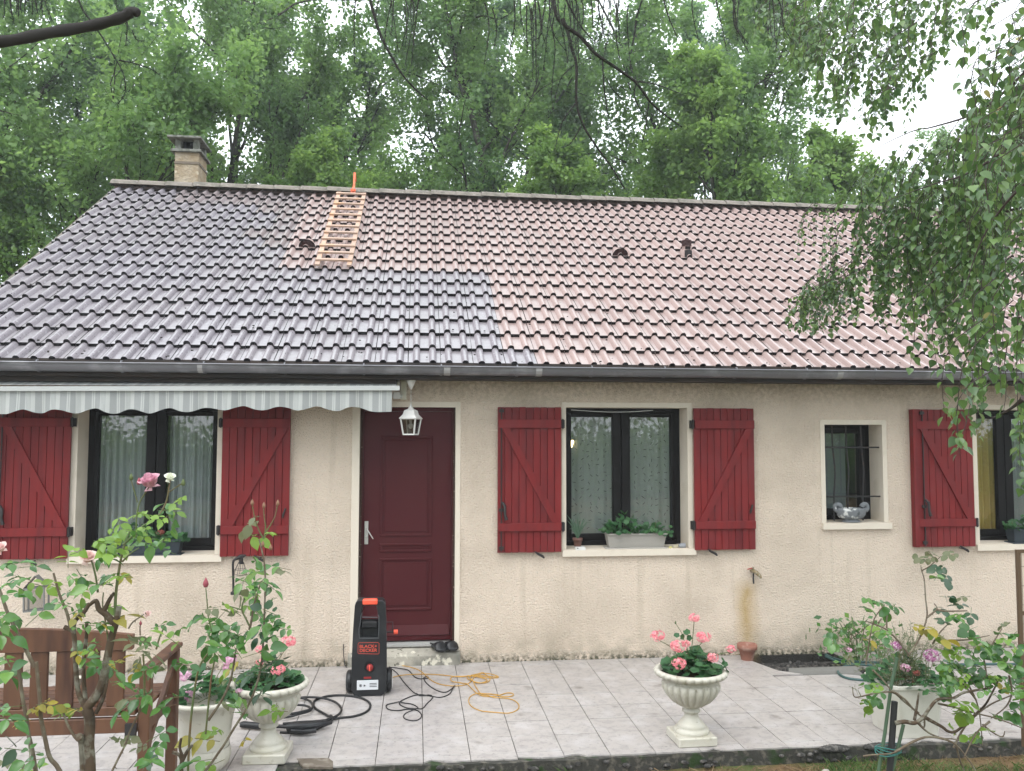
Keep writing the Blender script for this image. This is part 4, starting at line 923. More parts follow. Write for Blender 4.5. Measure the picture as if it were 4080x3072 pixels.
bl = [(630, 920), (740, 935), (780, 950), (810, 985), (850, 1005), (915, 1000), (905, 990), (883, 1000), (895, 1028), (935, 1065), (990, 1095), (1040, 1103), (1080, 1080), (1105, 1055), (1085, 1090), (1060, 1120), (1000, 1140), (930, 1130), (860, 1120), (800, 1130), (720, 1165), (710, 1190), (760, 1215), (835, 1220), (828, 1203), (780, 1185), (690, 1180), (625, 1190), (612, 1208), (635, 1228), (700, 1235), (760, 1225), (830, 1232), (865, 1262), (858, 1290), (820, 1308), (760, 1300), (737, 1280), (752, 1255), (800, 1235), (870, 1222), (905, 1185), (945, 1138), (870, 1128), (830, 1120), (790, 1085), (740, 1030), (690, 965), (640, 925)]
tag(MB().tube(groundline(bl, cB, .0045, 0), .0045, 6).build('power_cable', m_cab), 'thin black power cable in loose loops right of the pressure washer', 'cable')
hose = thing('high_pressure_hose', (-1.0, -1.4, 0), 'thick black pressure hose coiled between the left urn and the washer', 'hose')
h1 = [(500, 1335), (640, 1322), (760, 1315), (900, 1295), (1020, 1280), (1100, 1250), (1130, 1212), (1115, 1175), (1050, 1145), (940, 1130), (830, 1135), (740, 1162), (720, 1195), (740, 1228), (790, 1258), (840, 1290), (855, 1315), (800, 1345), (700, 1385), (600, 1397), (480, 1398)]
h2 = [(480, 1312), (560, 1300), (620, 1282), (690, 1262), (715, 1225), (695, 1190), (650, 1170), (620, 1165), (700, 1160), (800, 1170), (880, 1198), (920, 1240), (915, 1272), (880, 1300), (800, 1330), (720, 1360), (600, 1385)]
h3 = [(500, 1300), (580, 1290), (650, 1275), (690, 1262), (690, 1245), (640, 1230), (560, 1232), (500, 1250)]
for hh, zz in ((h1, 0), (h2, .018), (h3, .03)): MB().tube(groundline(hh, cU, .009, zz), .009, 8).build('hose_coil', m_cab, hose)
gun = thing('spray_gun', (-1.0, -1.55, .03), 'black spray gun and lance lying across the coiled hose behind the left urn', 'spray gun')
gp = lambda x, y, z=.03: gd(*cU(x, y), z)
MB().tube([gp(190, 1335), gp(215, 1332), gp(330, 1342), gp(355, 1345)], [.016, .024, .024, .018], 10).build('lance_tip', m_blk, gun)
MB().tube([gp(355, 1345), gp(460, 1345), gp(560, 1350)], .014, 8).build('lance', m_blk, gun)
MB().tube([gp(540, 1352, .04), gp(620, 1355, .045), gp(700, 1345, .045), gp(800, 1325, .04), gp(850, 1318, .03)], [.03, .034, .028, .022, .012], 10).build('grip', m_blk, gun)
MB().tube([gp(560, 1380, .03), gp(650, 1385, .03), gp(740, 1375, .03)], .015, 8).build('trigger', m_blk, gun)
m_gh = mat('green_hose', (.04, .09, .085), .45, .4)
gh = thing('garden_hose', (4.0, -.6, 0), 'dark green garden hose curling behind the square planter', 'hose')
for hh in ([(560, 835), (600, 855), (660, 875), (740, 885), (840, 890), (950, 893)], [(1000, 925), (835, 910), (740, 912), (680, 928), (650, 950), (660, 980), (720, 1008), (835, 1022), (980, 1030)], [(1380, 912), (1600, 906), (1800, 905), (2050, 905)], [(560, 850), (640, 885), (700, 900), (800, 905)]):
    MB().tube(groundline(hh, cF, .011, 0), .011, 8).build('hose_length', m_gh, gh)
# thin wire at the wall foot
MB().tube([(-.705, -.012, .20), (-.70, -.02, .10), (-.69, -.03, .02), (-.67, -.06, .006)], .004, 6).build('wire_stub', m_cab).__setitem__('label', 'short black wire end at the wall foot left of the doorstep')
bpy.data.objects['wire_stub']['category'] = 'wire'
# clogs on the doorstep
def clog(x, y, rot, lab):
    t = thing('clog', (x, y, .125), lab, 'shoe', 'pair of clogs on the doorstep'); M = Matrix.Translation((x, y, .127)) @ Matrix.Rotation(rot, 4, 'Z')
    mb = MB(); N = 14; n = 12; vs = []
    for i in range(N+1):
        u = i/N; yy = -.125+.25*u; w = .058*(1-abs(2*u-.6)**3.2*.40)*(1 if u > .02 else .7); w *= (1 if .06 < u < .95 else .75); h = (.088-.04*abs(u-.25)*2 if u < .5 else .045) if u > .08 else .035
        for k in range(n):
            a = 2*math.pi*k/n; vs.append(M @ Vector((w*math.cos(a), yy, max(0, .5*h*(1+math.sin(a))))))
    mb.add(vs, [(i*n+k, i*n+(k+1) % n, (i+1)*n+(k+1) % n, (i+1)*n+k) for i in range(N) for k in range(n)]+[tuple(range(n)), tuple(range(N*n, N*n+n))], True); mb.build('shoe_body', m_blk, t)
    mb = MB(); mb.tube([M @ Vector((-.044, .0, .05)), M @ Vector((-.042, .09, .045)), M @ Vector((0, .122, .045)), M @ Vector((.042, .09, .045)), M @ Vector((.044, 0, .05))], .006, 6); mb.build('strap', m_blk, t)
clog(.145, .01, R(20), 'left dark clog of the pair on the doorstep'); clog(.238, .03, R(30), 'right dark clog of the pair, turned towards the door jamb')

# ------------------------------------------------------------------ leaves, blooms and foreground plants
def leaf_shape(kind, seed, m):
    g = random.Random(seed); 
    if kind == 'rose': prof = [(.0, .02), (.14, .20), (.36, .315), (.60, .28), (.82, .13), (1.0, 0)]
    elif kind == 'round': prof = [(.0, .03), (.12, .28), (.38, .42), (.66, .38), (.88, .2), (1.0, 0)]
    elif kind == 'birch': prof = [(.0, .02), (.07, .24), (.22, .37), (.42, .38), (.68, .22), (1.0, 0)]
    else: prof = [(.0, .01), (.25, .07), (.5, .085), (.75, .06), (1.0, 0)]
    c = g.uniform(.05, .22); fold = g.uniform(.10, .35); tw = g.uniform(-.3, .3); vs = [(0, 0, 0)]; fs = []
    for (y, w) in prof[1:-1]:
        z = -c*y*y; w2 = w*g.uniform(.94, 1.06)
        vs += [(-w2, y, z+w2*fold+tw*w2*y), (0, y, z), (w2, y, z+w2*fold-tw*w2*y)]
    vs.append((0, 1, -c-g.uniform(0, .05))); n = len(prof)-2; T = len(vs)-1
    fs = [(0, 2, 1), (0, 3, 2)]
    for i in range(n-1):
        a = 1+3*i; fs += [(a, a+1, a+4, a+3), (a+1, a+2, a+5, a+4)]
    a = 1+3*(n-1); fs += [(a, a+1, T), (a+1, a+2, T)]
    me = bpy.data.meshes.new('leaf'); me.from_pydata(vs, [], fs); me.polygons.foreach_set('use_smooth', [True]*len(fs)); me.materials.append(m); me.update(); return me
lm_g = leafmat('rose_leaf_green', [(.035, .11, .025), (.055, .155, .035), (.085, .20, .045), (.13, .26, .05)], .22, .6, .32)
lm_l = leafmat('rose_leaf_light', [(.12, .22, .03), (.16, .29, .04), (.21, .34, .05)], .35, .5, .4)
lm_y = leafmat('rose_leaf_yellow', [(.24, .23, .05), (.38, .31, .04), (.20, .20, .06)], .45, .35, .35)
lm_d = leafmat('rose_leaf_dark', [(.018, .055, .022), (.03, .075, .028)], .3, .5, .2)
lm_o = leafmat('rose_leaf_olive', [(.12, .145, .07), (.16, .17, .09)], .4, .4, .35)
lm_b = leafmat('birch_leaf', [(.04, .09, .03), (.06, .125, .035), (.09, .17, .045), (.14, .23, .065)], .28, .55, .38)
lm_b2 = leafmat('birch_leaf_yellow', [(.30, .27, .08), (.22, .22, .10)], .4, .4, .4)
lm_ger = leafmat('geranium_leaf', [(.03, .09, .035), (.045, .12, .045), (.06, .15, .05)], .5, .3, .2)
LS = {k: [leaf_shape('rose', i+j*10, m) for i in range(3)] for j, (k, m) in enumerate((('g', lm_g), ('l', lm_l), ('y', lm_y), ('d', lm_d), ('o', lm_o)))}
LR = {k: [leaf_shape('round', i+j*10+60, m) for i in range(3)] for j, (k, m) in enumerate((('g', lm_g), ('l', lm_l), ('y', lm_y), ('d', lm_d), ('o', lm_o)))}
def put_leaf(parent, me, p, d, nrm, size, name='leaf'):
    d = Vector(d).normalized(); nrm = Vector(nrm); x = d.cross(nrm)
    x = x.normalized() if x.length > 1e-4 else d.orthogonal().normalized(); z = x.cross(d)
    M = Matrix((x, d, z)).transposed(); o = bpy.data.objects.new(name, me); COL.objects.link(o); o.parent = parent
    o.location = Vector(p)-ORG[parent.name]; o.rotation_euler = M.to_euler(); o.scale = (size,)*3; return o
def rv(s=1): return Vector((rnd.gauss(0, s), rnd.gauss(0, s), rnd.gauss(0, s)))
m_stem = mat('green_rose_stem', (.10, .14, .05), .55, .35, noise=[((.16, .09, .05), 6, .5, .7, 3)])
m_wood = mat('old_rose_wood', (.085, .06, .04), .9, .2, bump=((60, 60, 20), .6, .004), noise=[((.20, .19, .15), 22, .5, .62, 4), ((.04, .028, .02), 9, .5, .7, 3)])
m_cane = mat('grey_brown_cane', (.13, .10, .07), .8, .2, noise=[((.2, .18, .13), 25, .5, .65, 3)])
def pl_at(fn, Y): return lambda x, y, dY=0: (lambda q: (lambda d: CAM+d*((Y+dY-CAM.y)/d.y))(ray(*q)))(fn(x, y))
cL = lambda x, y: crop(x, y, 0, 2150, 1.8067)
cA = lambda x, y: crop(x, y, 0, 1400, 1.8433)
def stems(root, P_, specs, nthorn=True):
    """specs: (name, material, r0, r1, [(x, y, dY)...])"""
    for nm, m, r0, r1, pts in specs:
        q = [P_(p[0], p[1], p[2] if len(p) > 2 else 0) for p in pts]; c = spline(q, 4); N = len(c)
        mb = MB(); mb.tube(c, [r0+(r1-r0)*i/(N-1) for i in range(N)], 7)
        if nthorn and r0 < .012:
            for i in range(2, N-1, 3):
                t = rv().normalized(); mb.tube([c[i], c[i]+t*(r0+.006)-Vector((0, 0, .003))], [.003, .0005], 4)
        mb.build(nm, m, root)
def sprays(root, P_, items, px, shapes, depth_jit=.12, comp=True, zoom=1.8067, Ydep=None):
    for it in items:
        x, y, k = it[0], it[1], it[2]; k = 'l' if k == 'y' and rnd.random() < .4 else k; s = it[3] if len(it) > 3 else 1
        p = P_(x, y, rnd.uniform(-depth_jit, depth_jit)); dist = (p-CAM).dot(FWD); size = px/zoom*dist/FPX*s
        size *= .98; n = rnd.choice((3, 5, 5)) if comp else 1
        b = Vector((rnd.gauss(0, 1), rnd.gauss(0, .6), rnd.uniform(-.75, .3))).normalized(); up_ = (Vector((0, -.35, 1))+rv(.25)); side = b.cross(up_).normalized()
        for j in range(n):
            q = p-b*size*(0, .42, .42, .95, .95)[j]; sg = (0, 1, -1, 1, -1)[j]; d = (b*(1 if j == 0 else .5)+side*sg*.85+Vector((0, 0, -.25))+rv(.12)).normalized()
            nr = up_+rv(.28); sz = size*(1.0, .85, .85, .66, .66)[j]*rnd.uniform(.85, 1.12)
            put_leaf(root, rnd.choice(shapes[k]), q+d*size*.06, d, nr, sz)
        MB().tube([p, p-b*size*1.25-Vector((0, 0, size*.15))], .0014, 4).build('leaf_stalk', m_stem, root)
def bloom(root, p, r, m, layers=5, closed=.5, name='bloom'):
    mb = MB(); ax = Matrix.Rotation(rnd.uniform(.3, .6), 3, 'X') @ Matrix.Rotation(rnd.uniform(-.3, .3), 3, 'Y')
    for L in range(layers):
        n = 4+L; q = L/max(layers-1, 1); open_ = .12+.75*q
        for k in range(n):
            a = 2*math.pi*(k+.5*L)/n+rnd.uniform(-.2, .2); er = Vector((math.cos(a), math.sin(a), 0)); et = Vector((-math.sin(a), math.cos(a), 0)); H = r*(1.55-.35*q); W = r*(.42+.32*q); vs = []
            for i in range(4):
                u = i/3; rad = r*(.06+.12*q)+r*open_*math.sin(u*1.6)*(.75+.4*(u > .9)*q); h = H*u-(.22*r*q if i == 3 else 0); w = W*math.sin(.45+u*1.9)
                c = er*rad+Vector((0, 0, h)); vs += [c-et*w-er*w*.38, c, c+et*w-er*w*.38]
            mb.add([p+ax @ (v-Vector((0, 0, r*.6))) for v in vs], [(i*3+j, i*3+j+1, i*3+j+4, i*3+j+3) for i in range(3) for j in range(2)], True)
    mb.add([p+ax @ (Vector((math.cos(a)*r*.9, math.sin(a)*r*.9, -.75*r))) for a in (0, 1.26, 2.5, 3.77, 5)]+[p-ax @ Vector((0, 0, r*.7))], [(0, 1, 5), (2, 3, 5), (3, 4, 5)])
    return mb.build(name, m, root)
def bud(root, p, r, m):
    mb = MB(); mb.lathe([(.0001, -r*1.2), (r*.6, -r), (r, -.1*r), (r*.75, r*.9), (r*.25, r*1.9), (.0001, r*2.3)], p, 8); mb.build('bud', m, root)
m_pink = leafmat('pink_petal', [(.62, .20, .29), (.72, .30, .38)], .6, .2, .3); m_pale = leafmat('pale_petal', [(.72, .52, .48), (.75, .60, .56)], .6, .2, .3)
m_whp = leafmat('white_petal', [(.75, .75, .66), (.7, .72, .62)], .6, .2, .3); m_budm = mat('bud_brown', (.24, .13, .08), .6, .3); m_budg = mat('bud_green', (.10, .13, .05), .6, .3); m_budr = mat('bud_red', (.30, .07, .09), .6, .3)
m_ros2 = leafmat('rose_petal', [(.60, .32, .40), (.68, .42, .48)], .6, .2, .3)
# --- rose bush in front of the bench
Y1 = -4.75; Pb = pl_at(cL, Y1); Pa = pl_at(cA, Y1)
rb = thing('rose_bush', (Pb(650, 1666).x, Y1, -.16), 'old rose bush with thick grey trunk and pink roses in front of the wooden bench', 'rose bush')
b0 = Pb(650, 1666); gz = -.15
def down(p): return (p.x, p.y)
stems(rb, Pb, [
 ('trunk', m_wood, .021, .018, [(655, 2900), (652, 2300), (650, 1666), (640, 1480), (648, 1300), (622, 1215)]),
 ('trunk', m_wood, .014, .012, [(640, 2900), (625, 2200), (605, 1666), (590, 1450), (565, 1420, -.05)]),
 ('branch', m_wood, .017, .010, [(622, 1215), (720, 1080), (765, 900), (800, 720), (835, 600), (858, 480)]),
 ('branch', m_wood, .009, .007, [(620, 1215), (565, 1100), (545, 900), (538, 740), (530, 650), (545, 580), (600, 530), (645, 460)]),
 ('branch', m_wood, .008, .006, [(620, 1180, .05), (602, 1000, .08), (604, 850, .08), (622, 700, .08), (625, 600, .06)]),
 ('branch', m_wood, .013, .006, [(820, 600), (760, 535), (712, 500), (692, 440), (645, 470)]),
 ('branch', m_wood, .009, .005, [(745, 525), (790, 430), (822, 385)]),
 ('branch', m_wood, .009, .008, [(530, 655), (490, 640), (462, 630)]),
 ('branch', m_wood, .007, .006, [(690, 1250), (740, 1150), (770, 1010), (765, 990)]),
 ('cane', m_cane, .006, .0035, [(510, 640), (480, 520), (430, 400), (385, 240)]),
 ('cane', m_stem, .006, .003, [(832, 600), (832, 430), (852, 250), (880, 100), (908, 10), (935, -60)]),
 ('cane', m_stem, .0035, .002, [(880, 160), (940, 100), (1000, 60)]),
 ('cane', m_stem, .004, .0025, [(705, 380), (690, 270), (665, 170), (645, 120)]),
 ('cane', m_cane, .007, .005, [(250, 920), (190, 800), (130, 680), (60, 540), (10, 400), (-30, 300)]),
 ('cane', m_cane, .008, .006, [(330, 2900), (280, 1900), (240, 1560), (205, 1400), (190, 1280), (165, 1150), (130, 900)]),
 ('cane', m_cane, .0085, .006, [(640, 2900), (560, 2000), (430, 1666), (360, 1570), (325, 1430), (295, 1280), (290, 1180), (270, 980), (262, 880)]),
 ('cane', m_cane, .006, .003, [(585, 1450), (550, 1435), (495, 1350), (460, 1260), (435, 1190)]),
 ('cane', m_cane, .003, .002, [(925, 640), (960, 590), (1020, 550), (1050, 525)]),
 ('cane', m_cane, .0025, .002, [(1010, 690), (1008, 640), (1012, 600)]),
 ('cane', m_stem, .004, .003, [(1040, 1120), (1040, 1000), (1035, 900), (1030, 820)]),
 ('cane', m_stem, .0035, .0025, [(1125, 790), (1150, 700), (1185, 625)]),
 ('cane', m_cane, .004, .003, [(790, 1700), (860, 1560), (900, 1480), (940, 1370), (1000, 1250), (1040, 1180)]),
 ('cane', m_stem, .0035, .002, [(745, 1050), (760, 850), (775, 700), (740, 480), (745, 380)]),
])
stems(rb, Pa, [('cane', m_stem, .0045, .002, [(905, 1420), (960, 1370), (1040, 1290), (1150, 1220), (1215, 1120), (1240, 1010), (1252, 940)]), ('cane', m_stem, .0025, .0018, [(1232, 1040), (1290, 1000), (1335, 970)]),
 ('cane', m_stem, .003, .002, [(1000, 1370), (1005, 1200), (1030, 1100), (1080, 1020), (1100, 975)]), ('cane', m_stem, .0022, .0018, [(1010, 1110), (985, 1020), (965, 950)])])
L1_ = [(130,170,'g'),(265,190,'g',.9),(330,340,'l'),(105,260,'g'),(40,330,'g'),(200,385,'g',1.1),(310,510,'g',1.1),(90,395,'g'),(90,560,'g',1.2),(60,620,'g'),(70,700,'g',1.4),(420,450,'g',.8),(480,385,'g',.6),(600,290,'g'),(545,300,'g',.7),(640,335,'g',1.2),(700,330,'g',1.1),(760,260,'g'),(820,270,'l',.9),(905,275,'y',.7),(590,410,'l',.8),(590,490,'g',.8),(820,480,'y'),(890,545,'y',1.5),(680,620,'g',.8),(770,620,'g',.8),(740,130,'g',1.1),(490,90,'l',1.1),(590,80,'l',.8),(800,140,'g',.8),(1075,35,'g',1.4),(770,95,'l'),(850,90,'l'),(780,20,'l'),(600,740,'g',1.2),(560,830,'y',.7),(620,800,'l',.8),(690,915,'g',1.1),(650,860,'g'),(880,860,'y',.9),(830,950,'g'),(910,1030,'g',1.0),(1000,870,'o',1.2),(1080,810,'o',1.3),(930,730,'o',1.2),(980,700,'o',1.2),(1110,950,'o'),(1190,690,'l'),(1080,740,'g',.7),(940,1160,'g',1.4),(880,1150,'o'),(1040,1150,'g',1.2),(1160,1210,'g',.9),(1220,1140,'g',1),(1280,885,'g'),(1360,905,'g',.8),(60,950,'g',1.5),(130,980,'g'),(20,1210,'g'),(95,1310,'g',1.3),(150,1300,'y',.8),(30,1500,'d',1.7),(90,1600,'o'),(190,1600,'g',1.1),(240,1640,'y'),(205,1480,'g',.7),(290,1200,'y'),(390,1200,'y',.9),(470,1215,'y'),(530,1220,'y'),(420,1240,'y',.8),(240,1220,'y',.7),(880,1440,'o',.8),(940,1430,'o',.8),(990,1500,'o',.6),(1190,1380,'g',1.0),(1080,1580,'g',1.4),(1100,1520,'g'),(850,1260,'g'),(10,560,'g'),(540,570,'y',.7),(30,840,'g'),(960,960,'y',.7),(1030,950,'g'),(820,880,'y',.6),(560,640,'g',.5),(1190,610,'g',.7),(1290,650,'g',.7),(50,170,'g',.6),(400,330,'l',.7)]
sprays(rb, Pb, L1_, 112, LS)
L2_ = [(890,1300,'l',1.1),(960,1330,'l',.8),(850,1360,'l',.8),(790,1425,'l',1),(850,1470,'l',1),(1000,1200,'l',.9),(1090,1200,'l',.8),(1140,1235,'l',.9),(1190,1250,'l',.7),(1195,1120,'g',.9),(1290,1115,'l',.9),(1290,1180,'l',1),(1220,1170,'g',.8),(1280,1290,'g',1.2),(1060,1360,'l',.8),(1110,1420,'g',1.3),(930,1365,'g'),(1190,1400,'g'),(1050,1300,'l',.7),(1000,1320,'g',.7)]
sprays(rb, Pa, L2_, 100, LS, zoom=1.8433)
bloom(rb, Pa(1100, 955), .034, m_ros2, 4); bloom(rb, Pa(1248, 925), .018, m_whp, 3); bloom(rb, Pb(635, 130), .027, m_pale, 3); bloom(rb, Pb(0, 60), .022, m_pale, 3); bloom(rb, Pb(1062, 535), .012, m_pale, 2)
bud(rb, Pa(963, 930), .008, m_budg); bud(rb, Pa(1020, 962), .008, m_budr); bud(rb, Pa(1345, 970), .008, m_budg); bud(rb, Pb(1012, 605), .005, m_budr)
# --- taller rose in front of the left urn
Y2 = -4.35; Pu = pl_at(cU, Y2); Pc = pl_at(cL, Y2); Pa2 = pl_at(cA, Y2)
rb2 = thing('rose_bush', (Pu(100, 1600).x, Y2, -.16), 'tall thin rose shoot with thorny green canes rising in front of the left white urn', 'rose bush')
stems(rb2, Pu, [
 ('cane', m_cane, .0055, .003, [(-420, 2600), (-200, 1900), (0, 1590), (75, 1480), (160, 1340), (240, 1215), (300, 1080), (340, 930), (355, 800), (366, 600), (371, 450), (375, 300), (366, 160), (345, 60), (330, 0)]),
 ('cane', m_cane, .005, .003, [(260, 650), (275, 580), (290, 480), (320, 380), (345, 300)]), ('cane', m_stem, .004, .003, [(270, 640), (235, 570), (205, 500), (225, 420)]), ('cane', m_stem, .003, .002, [(200, 505), (150, 490), (100, 475)])])
stems(rb2, Pc, [('cane', m_stem, .005, .0035, [(1340, 2100), (1360, 1500), (1385, 1200), (1430, 930), (1500, 810), (1480, 760)]), ('cane', m_stem, .004, .002, [(1480, 1400), (1520, 1000), (1545, 850), (1530, 690), (1500, 560), (1490, 440), (1482, 350)]),
 ('cane', m_cane, .006, .003, [(1500, 1300), (1600, 1150), (1660, 1010), (1690, 850), (1700, 780)]), ('cane', m_wood, .009, .006, [(1310, 2300), (1305, 1666), (1310, 1600), (1290, 1550), (1240, 1530)]), ('cane', m_wood, .008, .005, [(1310, 1600), (1350, 1520), (1385, 1480)]), ('cane', m_wood, .006, .005, [(1315, 1560), (1295, 1500), (1305, 1430)])])
stems(rb2, Pa2, [('cane', m_stem, .003, .0015, [(1940, 1380), (1900, 1310), (1870, 1220), (1855, 1130)]), ('cane', m_stem, .003, .0015, [(1940, 1370), (1950, 1290), (1938, 1200), (1938, 1150)]), ('cane', m_stem, .003, .0015, [(1945, 1340), (1990, 1270), (2020, 1210), (2038, 1130)])])
for x, y in ((1853, 1115), (1938, 1135), (2040, 1118), (1930, 1420), (1988, 1445)): bud(rb2, Pa2(x, y), .0075, m_budm)
bud(rb2, Pc(1481, 320), .012, m_budr)
U_ = [(320,170,'g',.9),(430,190,'g',1.2),(500,225,'o',1.0),(300,240,'l',1.1),(260,255,'l',.9),(205,310,'g',1.2),(165,275,'g',.7),(320,330,'g',1.0),(400,310,'g',.9),(440,360,'g',1.0),(190,400,'o',1.2),(285,410,'l',1.1),(240,480,'l',.8),(130,490,'l',1.0),(40,500,'o',1.0),(150,515,'o',.8),(400,440,'g',.7),(355,500,'d',1.3),(430,555,'g',.8),(350,620,'g',1.5),(430,620,'g',1.1),(480,640,'g',.9),(320,700,'d',1.2),(410,700,'g',1.0),(440,720,'g',1),(400,790,'g',1.7),(410,860,'d',1.6),(60,650,'g',1.2),(110,690,'g',1.3),(30,615,'g',1),(150,770,'g',1.2),(200,700,'g',1.1),(80,830,'g',1.1),(240,690,'g',1.0),(230,980,'d',1.6),(290,950,'d',1.2),(380,1050,'d',1.7),(360,1130,'d',1.3),(150,1190,'g',1.4),(60,1180,'o',1),(200,1150,'g'),(225,1450,'y',1.0),(20,1385,'y',.8),(310,450,'g',.9),(340,560,'g',1),(180,740,'g'),(20,820,'g',1.2),(290,340,'g',.9)]
sprays(rb2, Pu, U_, 92, LS, zoom=1.8077)
sprays(rb2, Pa2, [(1810,1300,'o',1.3),(1900,1370,'l',1.1),(1990,1330,'l',.7)], 110, LS, zoom=1.8433)
sprays(rb2, Pc, [(1400,590,'g',1.2),(1450,560,'g'),(1540,600,'g',1.1),(1600,680,'g',1.2),(1500,750,'g',1.3),(1560,770,'g',1.2),(1650,750,'g'),(1400,1430,'y',1.3),(1500,1380,'y',1),(1400,1600,'g',1.3),(1490,1640,'l',1.0),(1080,1590,'d',1)], 110, LS)
sprays(rb2, Pu, [(420, 1235, 'y', 1.0), (445, 1250, 'y', .8)], 92, LS, zoom=1.8077)

# --- right-hand rose on stakes
Y3 = -3.35; Pf = pl_at(cF, Y3)
rb3 = thing('rose_bush', (Pf(1250, 1500).x, Y3, -.16), 'sprawling rose bush with round leaves tied to stakes at the lower right', 'rose bush')
B3 = [[(1060,1320),(1130,1310),(1200,1320),(1260,1280),(1310,1210),(1370,1150),(1480,1140),(1560,1100),(1740,1070)],[(1200,1300),(1220,1180),(1230,1100)],[(1260,1270),(1330,1310),(1400,1350),(1440,1380),(1500,1380),(1600,1290),(1700,1200),(1750,1120),(1800,1020)],
 [(1230,1250),(1130,1170),(1040,1100),(900,1110),(790,1135),(760,1120),(755,1060)],[(1150,840),(1200,770),(1250,680),(1290,550),(1280,430),(1270,290),(1250,220),(1245,185)],[(1250,225),(1310,190),(1390,120)],
 [(1060,1530),(1110,1500),(1200,1450),(1300,1420),(1420,1440),(1500,1480),(1600,1600),(1660,1700)],[(1370,1180),(1500,1210),(1640,1250),(1800,1290),(1980,1360)],[(1590,1050),(1640,1150),(1670,1270),(1690,1480)],[(1480,1500),(1560,1350),(1660,1250),(1760,1180),(1900,1120),(1990,1080)],
 [(850,900),(870,760),(900,600),(935,530),(985,465)],[(830,1560),(900,1550),(1030,1540),(1100,1510)],[(1160,830),(1100,750),(1000,650),(900,605),(845,585)],[(1290,560),(1360,500),(1340,460)],[(1330,750),(1390,660),(1450,600)],[(1360,505),(1430,515),(1580,512)],[(1480,725),(1580,720),(1640,710),(1740,690)],
 [(1220,1320),(1300,1390),(1400,1430),(1500,1440),(1680,1500)],[(1270,1280),(1270,1350),(1240,1330),(1230,1290)],[(1500,1480),(1530,1600),(1600,1750)],[(1640,1150),(1560,1050),(1500,1000)],[(1580,930),(1600,1000),(1640,1060)],[(900,940),(980,1020),(1040,1100)],[(1000,640),(1000,560),(1010,520)],[(940,600),(960,570)],[(1740,1310),(1640,1400),(1560,1560)],[(1690,1330),(1750,1380),(1830,1420),(1850,1380)],[(1040,1090),(1130,1150),(1220,1250),(1330,1320),(1500,1400)],[(1880,980),(1900,1100),(1860,1200),(1760,1280)],[(1700,800),(1740,780),(1830,640)],[(1700,870),(1720,1000),(1700,1100)]]
for i, q in enumerate(B3):
    r0 = [.013, .009, .010, .006, .006, .004, .008][i] if i < 7 else rnd.uniform(.0045, .007)
    stems(rb3, Pf, [('branch', m_wood if i < 3 else m_cane, r0, r0*.45, [(x, y, (i % 5-2)*.05*(j/len(q))) for j, (x, y) in enumerate(q)])])
L3 = [(1230,130,'o'),(1330,118,'o'),(1440,115,'o'),(1280,140,'o',.8),(1350,205,'d'),(1365,258,'g',1.2),(1435,300,'d',1.1),(1390,215,'d',.8),(1450,415,'d',1.1),(1500,470,'d'),(1540,470,'d',.8),(1540,420,'o',.8),(1400,512,'d'),(1400,580,'d'),(1470,560,'g'),(1535,560,'g'),(1605,555,'d'),(1580,655,'g',1.4),(1008,518,'g',1.5),(1080,490,'g'),(870,495,'g',1.2),(870,440,'g'),(930,450,'g'),(980,455,'g',.8),(1640,690,'g'),(1680,745,'g',1.3),(1740,770,'g',1.1),(1830,620,'o',.8),(1880,725,'g'),(1905,690,'g'),(1860,680,'g'),(1790,810,'g',1.1),(1800,860,'g',1.2),(1700,800,'g',1.1),(850,1045,'g'),(900,1065,'l'),(790,1085,'o'),(880,1150,'g'),(930,1175,'g'),(860,1195,'l'),(940,1110,'g'),(865,1225,'l'),(1430,1120,'l',1.1),(1440,995,'g',1.3),(1500,1020,'l',1.2),(1620,990,'g'),(1640,1020,'g',1.2),(1550,1000,'y',.8),(1700,1000,'g'),(1790,990,'l'),(1750,1040,'g'),(1830,1060,'y'),(1580,930,'g'),(1480,905,'g'),(1520,1180,'l',1.3),(1545,1270,'l',1.6),(1600,1190,'l',1.2),(1550,1235,'l'),(1470,1360,'l'),(1720,1360,'l'),(1910,1265,'g',1.2),(1940,1170,'g',1.2),(1930,1040,'g'),(1965,1000,'g'),(1930,1300,'g'),(1590,1420,'l'),(1650,1430,'g',.8),(910,660,'l',1.2),(885,740,'y',1.2),(1000,760,'g',1.2),(990,700,'g'),(735,835,'o',1.2),(640,765,'g',1.4),(600,745,'g',1.2),(1900,930,'g'),(1850,880,'g'),(1975,790,'g'),(1600,850,'g'),(1670,880,'g'),(1750,840,'g'),(1390,900,'g',1.1),(1420,930,'g',1.2),(1450,1020,'g'),(1530,920,'g'),(1650,930,'g',1.2),(1940,850,'g'),(1300,640,'y',1.3),(1260,650,'y'),(1430,720,'y',1.4),(1415,800,'y',1.3),(1350,700,'l'),(1790,1270,'g',.7),(1500,540,'g',.9),(1880,1000,'g',1),(1840,800,'g'),(1970,1200,'g',1.3),(1985,1080,'g',1.2),(1970,940,'g',1.2)]
sprays(rb3, Pf, L3, 68, LR, zoom=1.8073)
sprays(rb3, Pf, [(rnd.uniform(1400, 1980), rnd.uniform(690, 1130), rnd.choice('gggl')) for _ in range(40)], 60, LR, zoom=1.8073)
m_bam = mat('green_cane_stake', (.07, .12, .07), .5, .4); m_bpost = mat('dark_stake_wood', (.035, .035, .035), .8, .2, bump=((40, 40, 8), .5, .004))
